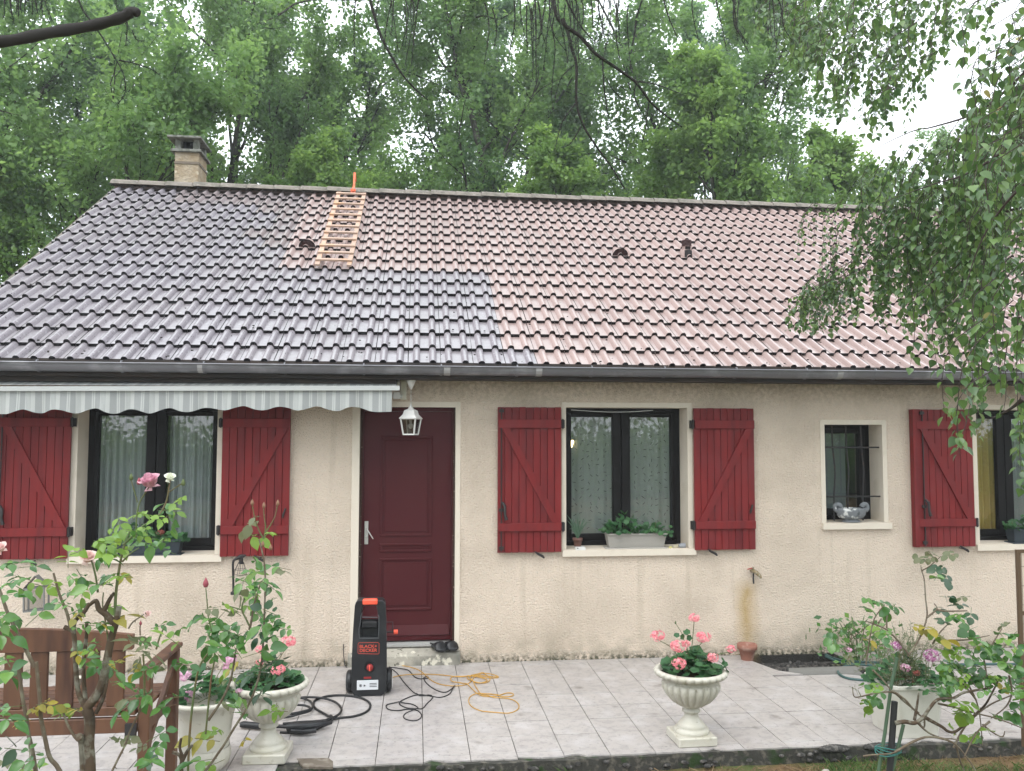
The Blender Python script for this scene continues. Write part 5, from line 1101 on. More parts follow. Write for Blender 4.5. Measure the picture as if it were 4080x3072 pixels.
for lab, pts, r, m in (('tall green bamboo stake beside the dark post', [(1075, 850), (1030, 1060), (985, 1400), (935, 1700)], .010, m_bam), ('short leaning green bamboo stake right of the dark post', [(1120, 1330), (1080, 1500), (1030, 1700)], .010, m_bam), ('thick dark wooden stake holding the rose bush', [(1056, 1165), (1040, 1400), (1018, 1700)], .018, m_bpost)):
    c = [Pf(x, y, .06) for x, y in pts]; d = (c[-1]-c[-2]).normalized(); c.append(c[-1]+d*((c[-1].z+.2)/-d.z if d.z < 0 and c[-1].z > -.2 else .05))
    tag(MB().tube(c, r, 8).build('stake', m), lab, 'stake', 'stakes of the right rose bush')
mb = MB()
for k in range(4): 
    c = Pf(1010, 1490+k*14, .06); mb.tube([c+Vector((.075*math.cos(a), .05*math.sin(a), .008*math.sin(a*2+k))) for a in np.linspace(0, 6.28, 13)], .003, 5)
tag(mb.build('twine', mat('green_twine', (.05, .18, .16), .7, .2)), 'green twine wound round the stakes', 'twine')

# ------------------------------------------------------------------ urns and pots
m_urn = mat('cream_stone_urn', (.50, .475, .405), .38, .45, bump=(30, .15, .004), noise=[((.48, .45, .36), 9, .5, .75, 4), ((.36, .33, .26), 28, .62, .72, 3)])
m_pet = leafmat('coral_geranium_petal', [(.68, .20, .24), (.78, .30, .32), (.80, .42, .42)], .6, .2, .3)
m_mau = leafmat('mauve_petal', [(.60, .32, .46), (.72, .48, .58)], .6, .2, .3)
m_earth = mat('potting_earth', (.03, .022, .015), .95, .1)
def urn(x, y, rot, lab, group='white urns'):
    t = thing('garden_urn', (x, y, 0), lab, 'urn', group); O = Vector((x, y, 0)); Mr = Matrix.Translation(O) @ Matrix.Rotation(rot, 4, 'Z')
    mb = MB(); mb.bbox((-.135, -.135, 0), (.135, .135, .062), .008, Mr); mb.build('plinth', m_urn, t)
    mb = MB(); mb.lathe([(.118, .062), (.122, .075), (.112, .092), (.095, .095), (.10, .105), (.085, .125), (.055, .155), (.047, .18), (.052, .195), (.062, .20), (.062, .212), (.05, .218), (.06, .235)], O, 36); mb.build('foot', m_urn, t)
    ng = 22; prof = [(.055, .232), (.09, .245), (.135, .275), (.172, .315), (.192, .355), (.197, .385), (.188, .402)]
    mb = MB(); mb.lathe(prof, O, 132, fn=lambda i, a: 1+(.10 if 0 < i < 6 else .0)*(abs(math.sin(a*ng/2))**.55-.75)); mb.lathe([(.188, .402), (.178, .41), (.176, .425), (.20, .435)], O, 48); mb.build('bowl', m_urn, t)
    ne = 28; mb = MB(); mb.lathe([(.198, .432), (.228, .440), (.245, .455), (.248, .470), (.240, .482), (.225, .486), (.215, .478), (.205, .44), (.0001, .43)], O, 168, fn=lambda i, a: 1+(.055 if 0 < i < 5 else 0)*(abs(math.sin(a*ne/2))**.6-.6)); mb.build('rim', m_urn, t)
    mb = MB(); mb.lathe([(.0001, .452), (.21, .448)], O, 24); mb.build('soil', m_earth, t); return t
urn(1.83, -2.16, R(2), 'white fluted urn with coral geraniums standing alone on the terrace right of the cords')
urn(-1.0, -2.16, R(-3), 'white fluted urn on the left, half covered by rose leaves')
pt = thing('flower_pot', (-1.36, -2.32, 0), 'plain white tapered pot with fluted foot left of the left urn', 'pot')
mb = MB(); O = Vector((-1.36, -2.32, 0)); mb.lathe([(.10, 0), (.115, .01), (.145, .05), (.155, .10), (.148, .145)], O, 96, fn=lambda i, a: 1+.03*abs(math.sin(a*9))*(0 < i < 4)); mb.build('fluted_foot', m_urn, pt)
mb = MB(); mb.lathe([(.145, .145), (.15, .20), (.168, .33), (.185, .40), (.215, .415), (.228, .43), (.225, .445), (.20, .448), (.185, .43), (.0001, .415)], O, 48); mb.build('pot_body', m_urn, pt)
def ger_leaf(seed):
    g = random.Random(seed); n = 18; vs = [(0, 0, 0)]
    for k in range(n): a = 2*math.pi*(k+.5)/n*.93+math.pi*.57; r = .5*(1+.10*math.cos(5*a+1)+g.uniform(-.04, .04)); vs.append((r*math.cos(a), .35+r*math.sin(a), .14+g.uniform(-.04, .05)))
    vs[0] = (0, .3, 0); me = bpy.data.meshes.new('leaf'); me.from_pydata(vs, [], [(0, k+1, (k+1) % n+1) for k in range(n)]); me.polygons.foreach_set('use_smooth', [True]*n); me.materials.append(lm_ger); me.update(); return me
GL = [ger_leaf(i) for i in range(4)]
def head(root, p, r, m):
    g = rnd; mb = MB()
    for k in range(34):
        d = Vector((g.gauss(0, 1), g.gauss(0, 1), g.gauss(.25, 1))).normalized(); c = p+Vector((d.x*r, d.y*r, d.z*r*.72))*g.uniform(.75, 1.0)
        u = d.orthogonal().normalized(); w = d.cross(u); s = r*.30; a0 = g.uniform(0, 6)
        for q in range(5):
            a = a0+q*1.257; e1 = u*math.cos(a)+w*math.sin(a); e2 = u*math.cos(a+.55)+w*math.sin(a+.55); e3 = u*math.cos(a-.55)+w*math.sin(a-.55)
            mb.add([c-d*s*.25, c+e3*s*.72, c+e1*s+d*s*.18, c+e2*s*.72], [(0, 1, 2, 3)])
    mb.build('flower_head', m, root)
cE = lambda x, y: crop(x, y, 2300, 2350, 2.212)
def geranium(nm, base, heads, lab, Pfn, nleaf, spread, h, m, zoom, leafsz=.062):
    t = thing(nm, base, lab, 'geranium'); B = Vector(base)
    for x, y, r, dY in heads:
        p = Pfn(x, y, dY); rr = r/zoom*(p-CAM).dot(FWD)/FPX; head(t, p, rr, m)
        mid = (p+B)/2+Vector((0, 0, .03)); MB().tube(spline([B+Vector((rnd.uniform(-.05, .05), rnd.uniform(-.05, .05), 0)), mid, p-Vector((0, 0, rr*.5))], 4), .0028, 5).build('flower_stalk', m_stem, t)
    for k in range(nleaf):
        a = rnd.uniform(0, 6.28); q = rnd.random()**.6*spread; z = h*(1-(q/spread)**2*.85)*rnd.uniform(.25, 1)
        p = B+Vector((q*math.cos(a), q*math.sin(a), z)); d = Vector((math.cos(a), math.sin(a), rnd.uniform(-.5, .3))); nr = Vector((math.cos(a)*.5, math.sin(a)*.5-.25, .8))+rv(.25)
        put_leaf(t, rnd.choice(GL), p-d.normalized()*.02, d, nr, leafsz*rnd.uniform(.7, 1.25))
        if k % 4 == 0: MB().tube([B+(p-B)*.3, p], .0018, 4).build('leaf_stalk', m_stem, t)
    return t
Pe = pl_at(cE, -2.2)
t = geranium('geranium', (1.83, -2.16, .45), [(1030,245,52,0),(708,405,66,-.05),(1110,415,70,.0),(888,498,72,-.1),(962,475,38,-.05),(895,648,66,-.15),(1195,597,55,-.08),(1355,522,46,-.05)], 'coral geranium with eight flower heads growing in the right urn', Pe, 120, .205, .17, m_pet, 2.212)
MB().tube(spline([Vector((1.83, -2.16, .5)), Pe(935, 420), Pe(895, 340), Pe(868, 298)], 4), .002, 5).build('flower_stalk', m_stem, t); bud(t, Pe(866, 292), .007, m_budg)
for x, y in ((890,395),(940,370),(985,385),(1000,410),(925,430),(960,400)): put_leaf(t, rnd.choice(GL), Pe(x, y), rv(), Vector((0, -.5, .8)), .04)
for x, y in ((1290,640),(1310,700),(1270,610),(1325,670)): put_leaf(t, rnd.choice(GL), Pe(x, y, -.05), rv(), Vector((0, -.5, .8)), .045)
Pu2 = pl_at(cU, -2.2)
geranium('geranium', (-1.0, -2.16, .45), [(540,735,56,0),(465,935,54,-.15),(335,790,36,.02),(335,885,30,-.05)], 'coral geranium in the left urn behind the rose shoot', Pu2, 110, .20, .20, m_pet, 1.8077)
t = geranium('geranium', (-1.36, -2.32, .42), [(120,850,50,0),(185,1092,26,-.15)], 'wilting mauve geranium in the plain white pot on the left', Pu2, 80, .19, .20, m_mau, 1.8077)
Pl2 = pl_at(cL, -2.35)
for x, y, r in ((1330, 980, 46), (1350, 1130, 50), (1650, 870, 42), (1640, 920, 34)): head(t, Pl2(x, y), r/1.8067*5.6/3361, m_mau)
sprays(t, Pl2, [(1620, 960, 'y', 1), (1660, 930, 'y', .8), (1600, 1030, 'o', 1), (1700, 1000, 'y', .7)], 90, LS)
# square planter
m_plc = mat('cream_planter_plastic', (.52, .50, .44), .5, .35, noise=[((.40, .38, .31), 5, .5, .8, 4)])
pq = thing('square_planter', (3.41, -2.12, 0), 'large square cream planter at the right end of the terrace', 'planter')
mb = MB(); A_ = [(-.15, -.15), (.15, -.15), (.15, .15), (-.15, .15)]
def rsq(r, z, c=.04): return [Vector((3.41+x, -2.12+y, z)) for x, y in ((-r, -r+c), (-r+c, -r), (r-c, -r), (r, -r+c), (r, r-c), (r-c, r), (-r+c, r), (-r, r-c))]
pr = [(.165, 0), (.17, .004), (.196, .335), (.206, .34), (.206, .362), (.195, .364), (.188, .33)]; vs = [v for r, z in pr for v in rsq(r, z)]
mb.add(vs, [(i*8+k, i*8+(k+1) % 8, (i+1)*8+(k+1) % 8, (i+1)*8+k) for i in range(len(pr)-1) for k in range(8)]); mb.add(rsq(.19, .338), [tuple(range(8))]); mb.build('planter_body', m_plc, pq)
Pq = pl_at(cF, -2.15)
pp = thing('mixed_flowers', (3.41, -2.12, .34), 'mixed purple geraniums and feathery sprigs growing in the square planter', 'flowers')
for k in range(210):
    a = rnd.uniform(0, 6.28); q = rnd.random()**.6*.25; p = Vector((3.41+q*math.cos(a), -2.12+q*math.sin(a), .33+rnd.uniform(0, .22)*(1-q/.3))); put_leaf(pp, rnd.choice(GL), p, Vector((math.cos(a), math.sin(a), .1)), Vector((math.cos(a)*.4, -.4, .8))+rv(.3), rnd.uniform(.03, .06))
m_pur = leafmat('purple_petal', [(.33, .09, .24), (.50, .22, .38), (.75, .65, .70)], .6, .2, .3); m_pwh = leafmat('white_pink_petal', [(.75, .62, .66), (.45, .12, .25)], .6, .2, .3); m_rus = leafmat('faded_red_petal', [(.28, .06, .05), (.38, .16, .12)], .7, .2, .3)
for x, y, r, m in ((1075,765,44,m_pur),(1320,835,60,m_pur),(1130,922,38,m_pwh),(1360,1090,52,m_rus),(1340,1050,30,m_pwh),(1210,960,28,m_rus),(730,795,22,m_mau)): head(pp, Pq(x, y, -.1), r/1.8073*5.9/3361, m)
thin = leaf_shape('thin', 5, lm_o); thin2 = leaf_shape('thin', 6, lm_g); mb = MB(); tv = []
for k in range(95):
    a = rnd.uniform(-1.35, 1.0) if k % 3 else rnd.uniform(-.4, .6); L = rnd.uniform(.22, .46); b = Vector((3.41+rnd.uniform(-.15, .15), -2.12+rnd.uniform(-.15, .15), .34)); d = Vector((math.sin(a)*.6, rnd.uniform(-.2, .2), math.cos(a))).normalized()
    pts = [b+d*L*i/5+Vector((0, 0, -.10*(i/5)**2*abs(a)))+rv(.004) for i in range(6)]; mb.tube(pts, [.0018-.0002*i for i in range(6)], 4)
    for i in range(int(L*75)):
        u = rnd.uniform(.2, 1)*5; j = min(int(u), 4); p = pts[j].lerp(pts[j+1], u-j); tv.append((p, (d+rv(.7)).normalized(), rnd.uniform(.014, .028)))
mb.build('sprig_stem', m_stem, pp)
mb = MB()
for p, d, s in tv:
    x = d.orthogonal().normalized()*s*.16; mb.add([p, p+d*s*.5+x, p+d*s, p+d*s*.5-x], [(0, 1, 2, 3)])
tag(mb.build('sprig_leaf', lm_o, pp), kind='stuff')
mb = MB()
for k in range(260):                      # leafy plant by the wall behind the planter
    p = Vector((4.05+rnd.gauss(0, .16), -.35+rnd.gauss(0, .12), rnd.uniform(.02, .38))); d = (rv()+Vector((0, 0, .3))).normalized(); s = rnd.uniform(.04, .09); x = d.orthogonal().normalized()*s*.3; mb.add([p, p+d*s*.5+x, p+d*s, p+d*s*.5-x], [(0, 1, 2, 3)])
wp_ = thing('wall_plant', (4.05, -.35, 0), 'bushy green plant at the wall foot beyond the open pit', 'plant'); mb.build('foliage', lm_g, wp_)
mb = MB()
for k in range(9): b = Vector((4.05+rnd.gauss(0, .05), -.35, -.01)); mb.tube([b, b+Vector((rnd.gauss(0, .08), rnd.gauss(0, .05), .2)), b+Vector((rnd.gauss(0, .15), rnd.gauss(0, .08), .36))], .004, 5)
mb.build('stem', m_stem, wp_)

# ------------------------------------------------------------------ sill plants
def windowbox(x0, x1, y, z, m, lab, plant_lab, flower=None, n=110, hh=.16):
    t = thing('window_box', ((x0+x1)/2, y, z), lab, 'planter'); mb = MB(); c = (x0+x1)/2; w = (x1-x0)/2
    vs = []
    pr = [(w*.90, .050, .02), (w*.97, .068, .135), (w, .078, .138), (w, .078, .150), (w*.96, .066, .150), (w*.95, .06, .12)]
    for a, b, zz in pr: vs += [Vector((c-a, y-b, z+zz)), Vector((c+a, y-b, z+zz)), Vector((c+a, y+b, z+zz)), Vector((c-a, y+b, z+zz))]
    mb.add(vs, [(i*4+k, i*4+(k+1) % 4, (i+1)*4+(k+1) % 4, (i+1)*4+k) for i in range(len(pr)-1) for k in range(4)]+[(0, 1, 2, 3)]); mb.build('box_body', m, t)
    mb = MB(); mb.bbox((c-w*1.03, y-.075, z+.002), (c+w*1.0, y+.07, z+.018), .004); mb.build('saucer', m, t)
    mb = MB(); mb.box((c-w*.94, y-.058, z+.10), (c+w*.94, y+.058, z+.125)); mb.build('soil', m_earth, t)
    p_ = thing('box_geranium', (c, y, z+.12), plant_lab, 'geranium'); B = p_.location
    for k in range(n):
        u = rnd.uniform(-1.08, 1.08); e = hh*(.45+.55*math.exp(-((u+.35)/.35)**2)); p = Vector((c+u*w, y+rnd.uniform(-.09, .05), z+.13+rnd.uniform(0, e)))
        put_leaf(p_, rnd.choice(GL), p, Vector((u, -.3, .1))+rv(.4), Vector((0, -.55, .8))+rv(.3), rnd.uniform(.035, .06))
    for k in range(10): u = rnd.uniform(-.9, .9); MB().tube([Vector((c+u*w, y, z+.12)), Vector((c+u*w*1.05, y-.03, z+.13+hh*.6))], .002, 4).build('stalk', m_stem, p_)
    if flower:
        for x, zz, r in flower: head(p_, Vector((x, y-.06, zz)), r, m_rus)
    return t, p_
m_box1 = mat('taupe_window_box', (.33, .31, .28), .6, .3); m_box2 = mat('dark_slate_box', (.028, .038, .048), .5, .4)
wb, wg = windowbox(1.735, 2.325, .07, 1.012, m_box1, 'long taupe window box on the kitchen sill', 'leafy green geranium without blooms in the taupe box', hh=.21, n=150)
windowbox(-2.72, -2.145, .06, 1.008, m_box2, 'dark slate window box on the sill under the awning', 'geranium with faded red blooms in the dark box', flower=[(-2.33, 1.22, .035), (-2.62, 1.20, .03), (-2.42, 1.17, .03)], n=130, hh=.15)
windowbox(5.88, 6.36, .06, 1.012, m_box2, 'dark window box on the rightmost sill', 'green geranium in the rightmost window box', n=90, hh=.16)
wc = thing('white_block', (1.487, .02, 1.014), 'small white block under the aloe pot on the kitchen sill', 'block'); mb = MB(); mb.bbox((1.43, -.03, 1.012), (1.525, .05, 1.045), .003); mb.build('block_body', m_white, wc)
mb = MB(); mb.tube([(1.45, -.031, 1.035), (1.45, -.034, 1.035)], .006, 8); mb.build('plug_hole', m_iron, wc)
ap = thing('aloe_pot', (1.45, .06, 1.05), 'small brown pot with a spiky aloe at the left of the kitchen sill', 'pot plant')
mb = MB(); mb.lathe([(.033, 1.046), (.040, 1.10), (.047, 1.10), (.049, 1.125), (.043, 1.125), (.0001, 1.115)], (1.46, .03, 0), 18); mb.build('pot_body', mat('brown_pot', (.14, .07, .055), .6, .3), ap)
m_aloe = mat('aloe_green', (.08, .14, .09), .5, .35)
for k in range(15):
    a = rnd.uniform(0, 6.28); L = rnd.uniform(.12, .24); o = Vector((math.cos(a), math.sin(a)*.5, 0)); b = Vector((1.46, .03, 1.12)); tt = rnd.uniform(.35, 1.0)
    MB().tube([b, b+o*L*.3*tt+Vector((0, 0, L*.4)), b+o*L*.65*tt+Vector((0, 0, L*.75)), b+o*L*tt+Vector((0, 0, L*(.95 if tt < .7 else .75)))], [.008, .0075, .005, .001], 5).build('aloe_leaf', m_aloe, ap)
for i, (x, r, col, lab) in enumerate(((2.36, .011, (.6, .55, .2), 'yellow bottle cap lying at the right of the kitchen sill'), (2.41, .018, (.45, .40, .28), 'small tan bottle lying at the right of the kitchen sill'), (2.475, .026, (.25, .26, .28), 'grey spray bottle lying in the right corner of the kitchen sill'))):
    mb = MB(); z = 1.012+r; L = r*1.2; mb.tube([(x-L, .03, z), (x-L*.4, .03, z), (x, .03, z), (x+L, .035, z)], [r*.45, r*.9, r, r], 10); tag(mb.build('bottle', mat('bottle%d' % i, col, .4, .4)), lab, 'bottle', 'odds and ends on the kitchen sill')
mb = MB(); mb.tube(spline([(1.40, .02, 2.335), (1.7, .0, 2.318), (1.95, .0, 2.318), (2.2, .02, 2.335)], 5), .0025, 5); tag(mb.build('clothes_line', m_white), 'thin pale line slung under the kitchen window head', 'line')

# ------------------------------------------------------------------ lanterns and pot near the bench
wl = thing('cage_lantern', (-1.70, -.06, .35), 'black wire cage lamp on a hooked stand behind the tall rose shoot', 'lamp')
Pw = pl_at(cU, -.12)
mb = MB(); mb.tube(spline([Pw(145, 375), Pw(143, 250), Pw(142, 165), Pw(160, 140), Pw(200, 130)], 4), .010, 7); mb.build('stand', m_iron, wl)
mb = MB(); a0, a1 = Pw(130, 372), Pw(218, 392); mb.bbox((a0.x, a0.y-.04, a1.z), (a1.x, a0.y+.06, a0.z), .004); mb.build('base_plate', m_iron, wl)
mb = MB(); mb.tube([Pw(160, 140), Pw(200, 122), Pw(235, 112)], [.012, .022, .006], 7); mb.tube([Pw(200, 128), Pw(200, 175)], .018, 8); mb.build('lamp_head', m_iron, wl)
mb = MB()
for k in range(7):
    a = 2*math.pi*k/7; o1, o2 = Vector((.02*math.cos(a), .02*math.sin(a), 0)), Vector((.06*math.cos(a), .06*math.sin(a), 0)); mb.tube([Pw(200, 160)+o1, Pw(195, 215)+o2*.8, Pw(190, 255)+o2], .0022, 4)
for f_, yy in ((.8, 215), (1, 255)): mb.tube([Pw(193, yy)+Vector((.06*f_*math.cos(a), .06*f_*math.sin(a), 0)) for a in np.linspace(0, 6.28, 15)], .0022, 4)
mb.build('wire_cage', m_iron, wl)
Pv = pl_at(cL, -.12); gl_ = thing('glass_lantern', (Pv(280, 380).x, -.12, .4), 'small grey house-shaped lantern with pitched roof low on the wall behind the rose leaves', 'lantern')
m_gmetal = mat('grey_lantern_metal', (.16, .16, .15), .6, .4)
q = [Pv(205, 505), Pv(350, 490), Pv(350, 330), Pv(205, 345)]; q2 = [v+Vector((0, -.09, 0)) for v in q]; ap1, ap2 = (Pv(280, 250)), (Pv(280, 250)+Vector((0, -.09, 0)))
mb = MB()
for S_ in (q, q2):
    for k in range(4): mb.beam(S_[k], S_[(k+1) % 4], .012, .012, Vector((0, 1, 0)))
for k in range(4): mb.beam(q[k], q2[k], .012, .012)
mb.build('frame', m_gmetal, gl_)
mb = MB(); e1 = Vector((-.012, 0, 0)); mb.add([q[3]+e1, q2[3]+e1, ap2, ap1, q[2]-e1, q2[2]-e1], [(0, 1, 2, 3), (3, 2, 5, 4)]); mb.build('lantern_roof', m_gmetal, gl_)
mb = MB(); mb.add(q2, [(0, 1, 2, 3)]); mb.build('pane', m_lg, gl_)
bp = thing('brown_pot', (-2.45, -1.6, 0), 'large brown pot with pale rim seen through the bench slats', 'pot')
mb = MB(); c_ = gd(380, 2830); O = Vector((c_.x, c_.y, 0)); ORG[bp.name] = O; bp.location = O; mb.lathe([(.11, 0), (.155, .16), (.17, .28), (.16, .29), (.0001, .25)], O, 28); mb.build('pot_body', mat('brown_glaze', (.09, .07, .05), .6, .3), bp); mb = MB(); mb.lathe([(.168, .278), (.182, .285), (.182, .30), (.165, .302)], O, 28); mb.build('pot_rim', m_trim, bp)

# ------------------------------------------------------------------ bench, back turned to the camera
m_bw = mat('red_brown_bench_wood', (.115, .053, .028), .5, .35, rnd_amt=.12, bump=((50, 50, 6), .3, .003), noise=[((.105, .05, .028), (20, 20, 3), .45, .7, 4), ((.04, .018, .013), (9, 9, 2), .5, .75, 3)])
c7 = lambda x, y: crop(x, y, 0, 2500, 2.913)
YB = -3.25; Pz = pl_at(c7, YB)
bn = thing('garden_bench', (-2.4, YB, 0), 'reddish brown slatted wooden garden bench with its back to the camera', 'bench')
zt = Pz(70, 10).z; zr_ = Pz(500, 275).z; zs = Pz(500, 890).z; zb = Pz(700, 1230).z; xr = Pz(1685, 1100).x; xl = xr-1.35
N = 16; pl = []
def arch(u): return zt-.035*(abs(u-.42)/.58)**2*1.3
top = [(xl+(xr-.07-xl)*i/N, arch(i/N)) for i in range(N+1)]
mb = MB(); mb.prism(top+[(xr-.07, zr_), (xl, zr_)], 1, YB-.02, YB+.02); mb.build('top_rail', m_bw, bn)
w = (Pz(375, 0).x-Pz(75, 0).x); x = Pz(75, 0).x-3*w
while x < xr-.1:
    if x > xl+.02: mb = MB(); mb.bbox((x, YB-.011, zs-.02), (x+w*.68, YB+.011, zr_-.001), .003); mb.build('back_slat', m_bw, bn)
    x += w
mb = MB(); mb.bbox((xl, YB-.02, zs-.065), (xr-.045, YB+.02, zs-.021), .003); mb.build('lower_rail', m_bw, bn)
mb = MB(); mb.bbox((xl, YB-.03, zb), (xr-.03, YB+.005, zb+.075), .003); mb.build('seat_rail', m_bw, bn)
for k in range(6): mb = MB(); y_ = YB+.04+k*.082; mb.bbox((xl, y_, zb+.077), (xr-.02, y_+.068, zb+.097), .003); mb.build('seat_slat', m_bw, bn)
for (x, y_, zt_) in ((xr, YB, zb+.42-.10), (xl, YB, zb+.40), (xr, YB+.50, zb+.29), (xl, YB+.50, zb+.29)):
    mb = MB(); mb.bbox((x-.028, y_-.028, 0.0), (x+.028, y_+.028, zt_), .004); mb.build('leg', m_bw, bn)
for x in (xr, xl):
    mb = MB(); mb.bbox((x-.035, YB+.02, zb+.292), (x+.035, YB+.56, zb+.32), .006); mb.build('armrest', m_bw, bn)
    mb = MB(); mb.beam((x, YB+.03, zb+.02), (x, YB+.47, zb+.02), .03, .05); mb.beam((x, YB+.03, zb-.1), (x, YB+.47, zb+.2), .024, .04); mb.build('side_rail', m_bw, bn)
mb = MB(); mb.box((xr-.03-.055, YB-.05, zb-.02), (xr-.031, YB-.031, zb+.05)); mb.build('bracket', m_iron, bn)

# ------------------------------------------------------------------ trellis at the right edge
m_rust = mat('rusty_brown_frame', (.11, .07, .04), .8, .3)
tr_ = thing('trellis', (3.98, -2.5, 0), 'brown framed wire trellis cut by the right edge of the picture', 'trellis')
PT = pl_at(cF, -2.46); t0, t1, t2 = PT(1940, 72), PT(1985, 1590), PT(1957, 530); x0 = t0.x; x1 = x0+.62
mb = MB(); mb.box((x0-.012, -2.475, -.02), (x0+.012, -2.45, t0.z)).box((x1-.012, -2.475, -.02), (x1+.012, -2.45, t0.z)).box((x0+.012, -2.475, t0.z-.022), (x1-.012, -2.45, t0.z)).box((x0+.012, -2.475, t2.z-.012), (x1-.012, -2.45, t2.z+.012)); mb.build('frame', m_rust, tr_)
for k in range(1, 24): 
    x = x0+k*(x1-x0)/24; mb = MB(); mb.tube([(x, -2.462, .03), (x, -2.462, t0.z-.022)], .0016, 4); mb.build('wire', m_rust, tr_)
for z in np.arange(.15, t0.z, .13): mb = MB(); mb.tube([(x0, -2.458, z), (x1, -2.458, z)], .0016, 4); mb.build('wire', m_rust, tr_)

# ------------------------------------------------------------------ grass, litter and soil in front of the terrace
g = np.random.default_rng(21)
def blades(n, xr_, yr_, z, h0, h1, w, mask=None, lean=.6):
    x = g.uniform(*xr_, n); y = g.uniform(*yr_, n)
    if mask is not None: k = mask(x, y); x, y = x[k], y[k]; n = len(x)
    a = g.uniform(0, 6.28, n); h = g.uniform(h0, h1, n); l = g.normal(0, lean, (n, 2))*h[:, None]; dx, dy = np.cos(a)*w, np.sin(a)*w; zz = np.full(n, z)
    V = np.stack([np.stack([x-dx, y-dy, zz], 1), np.stack([x+dx, y+dy, zz], 1), np.stack([x+dx*.5+l[:, 0]*.5, y+dy*.5+l[:, 1]*.5, zz+h*.65], 1), np.stack([x+l[:, 0], y+l[:, 1], zz+h], 1)], 1).reshape(-1, 3)
    return V, np.arange(n*4).reshape(-1, 4)
def patch(x, y): return (np.sin(x*2.3+1)+np.sin(x*5.1+y*3)*.6+np.sin(y*4)*.3)
lm_grass = leafmat('grass_blade', [(.05, .10, .025), (.08, .14, .035), (.12, .17, .05)], .5, .3, .3)
lm_dry = leafmat('dry_grass', [(.17, .12, .06), (.24, .17, .09), (.13, .085, .05)], .7, .2, .2)
V, F = blades(26000, (-1.2, 7), (-3.9, -2.41), -.105, .02, .075, .0028, lambda x, y: patch(x, y)+1.1*(x < 1.2)+1.3*((x > 3.1) & (y < -2.6)) > .6)
tag(link('grass', npmesh('grass', V, F, lm_grass)), 'short green grass growing along the terrace edge', 'grass', kind='stuff')
V, F = blades(30000, (-1.2, 7), (-3.9, -2.41), -.105, .004, .03, .004, None, 1.6)
tag(link('dry_litter', npmesh('dry_litter', V, F, lm_dry)), 'dry brown grass and leaf litter on the soil', 'litter', kind='stuff')
V, F = blades(9000, (-14, 14), (-14, -3.9), -.105, .03, .09, .005, None)
tag(link('lawn', npmesh('lawn', V, F, lm_grass)), 'grass of the garden on the near side', 'grass', kind='stuff')
for x, y, c_ in ((1.86, -2.52, (.5, .45, .35)), (2.6, -2.55, (.35, .32, .28)), (.95, -2.52, (.6, .5, .25))):
    mb = MB(); mb.ball((x, y, -.09), .022, 7, 5, (1.4, .9, .7)); tag(mb.build('pebble', mat('pebble_stone', c_, .8, .2)), {1.86: 'pale pebble below the right urn', 2.6: 'grey pebble nearest the stakes', .95: 'yellowish pebble left of the right urn'}[x], 'pebble')
q = [gd(*cU(x, y)) for x, y in ((600, 1580), (828, 1575), (862, 1600), (862, 1640), (650, 1640), (625, 1615))]
mb = MB(); slab([(v.x, v.y) for v in q], -.012, .003, mb); mb.build('mortar_patch', mat('brown_mortar', (.15, .125, .10), .95, .1, bump=(50, .6, .01), noise=[((.26, .23, .19), 14, .5, .7, 5)]), patio)
# crumbling mortar lumps on the terrace edge
mb = MB()
for k in range(90):
    x = rnd.uniform(-.8, 6); mb.ball((x, -2.385+rnd.uniform(-.02, .02), rnd.uniform(-.09, -.02)), rnd.uniform(.006, .022), 6, 4, (1.5, 1, .8))
for x0, w in ((2.75, .16), (3.08, .2)):
    for k in range(9): mb.ball((x0+w*(k/8-.5), -2.375, -.012), .022+.012*math.sin(math.pi*k/8), 7, 5, (1.3, 1.4, .75))
mb.build('mortar_lumps', m_rub, patio)['kind'] = 'stuff'

# ------------------------------------------------------------------ weeping birch hanging into the picture from the right
m_birb = mat('birch_twig', (.05, .035, .03), .7, .3)
birch = thing('birch_tree', (6.2, -4.6, -.1), 'weeping birch whose leafy twigs hang across the right side of the roof', 'birch tree')
m_bbark = mat('white_birch_bark', (.55, .53, .48), .7, .3, noise=[((.06, .05, .05), (6, 6, 30), .6, .66, 3)])
MB().tube(spline([(6.2, -4.6, -.12), (6.25, -4.55, 3), (6.1, -4.5, 6), (6.0, -4.5, 10)], 5), [.15-.006*i for i in range(16)], 12).build('trunk', m_bbark, birch)
LB = [leaf_shape('birch', 100+i, lm_b) for i in range(4)]; LBy = [leaf_shape('birch', 120+i, lm_b2) for i in range(2)]
def ip(x, T): return float(np.interp(x, [t[0] for t in T], [t[1] for t in T]))
TOP = [(1700, 620), (1740, 560), (1780, 440), (1830, 350), (1900, 310), (2000, 280), (2100, 200), (2230, 110)]
BOT = [(1700, 680), (1740, 700), (1790, 725), (1850, 715), (1950, 700), (2020, 760), (2070, 830), (2100, 860), (2160, 840), (2230, 890)]
twl = []; lvs = []
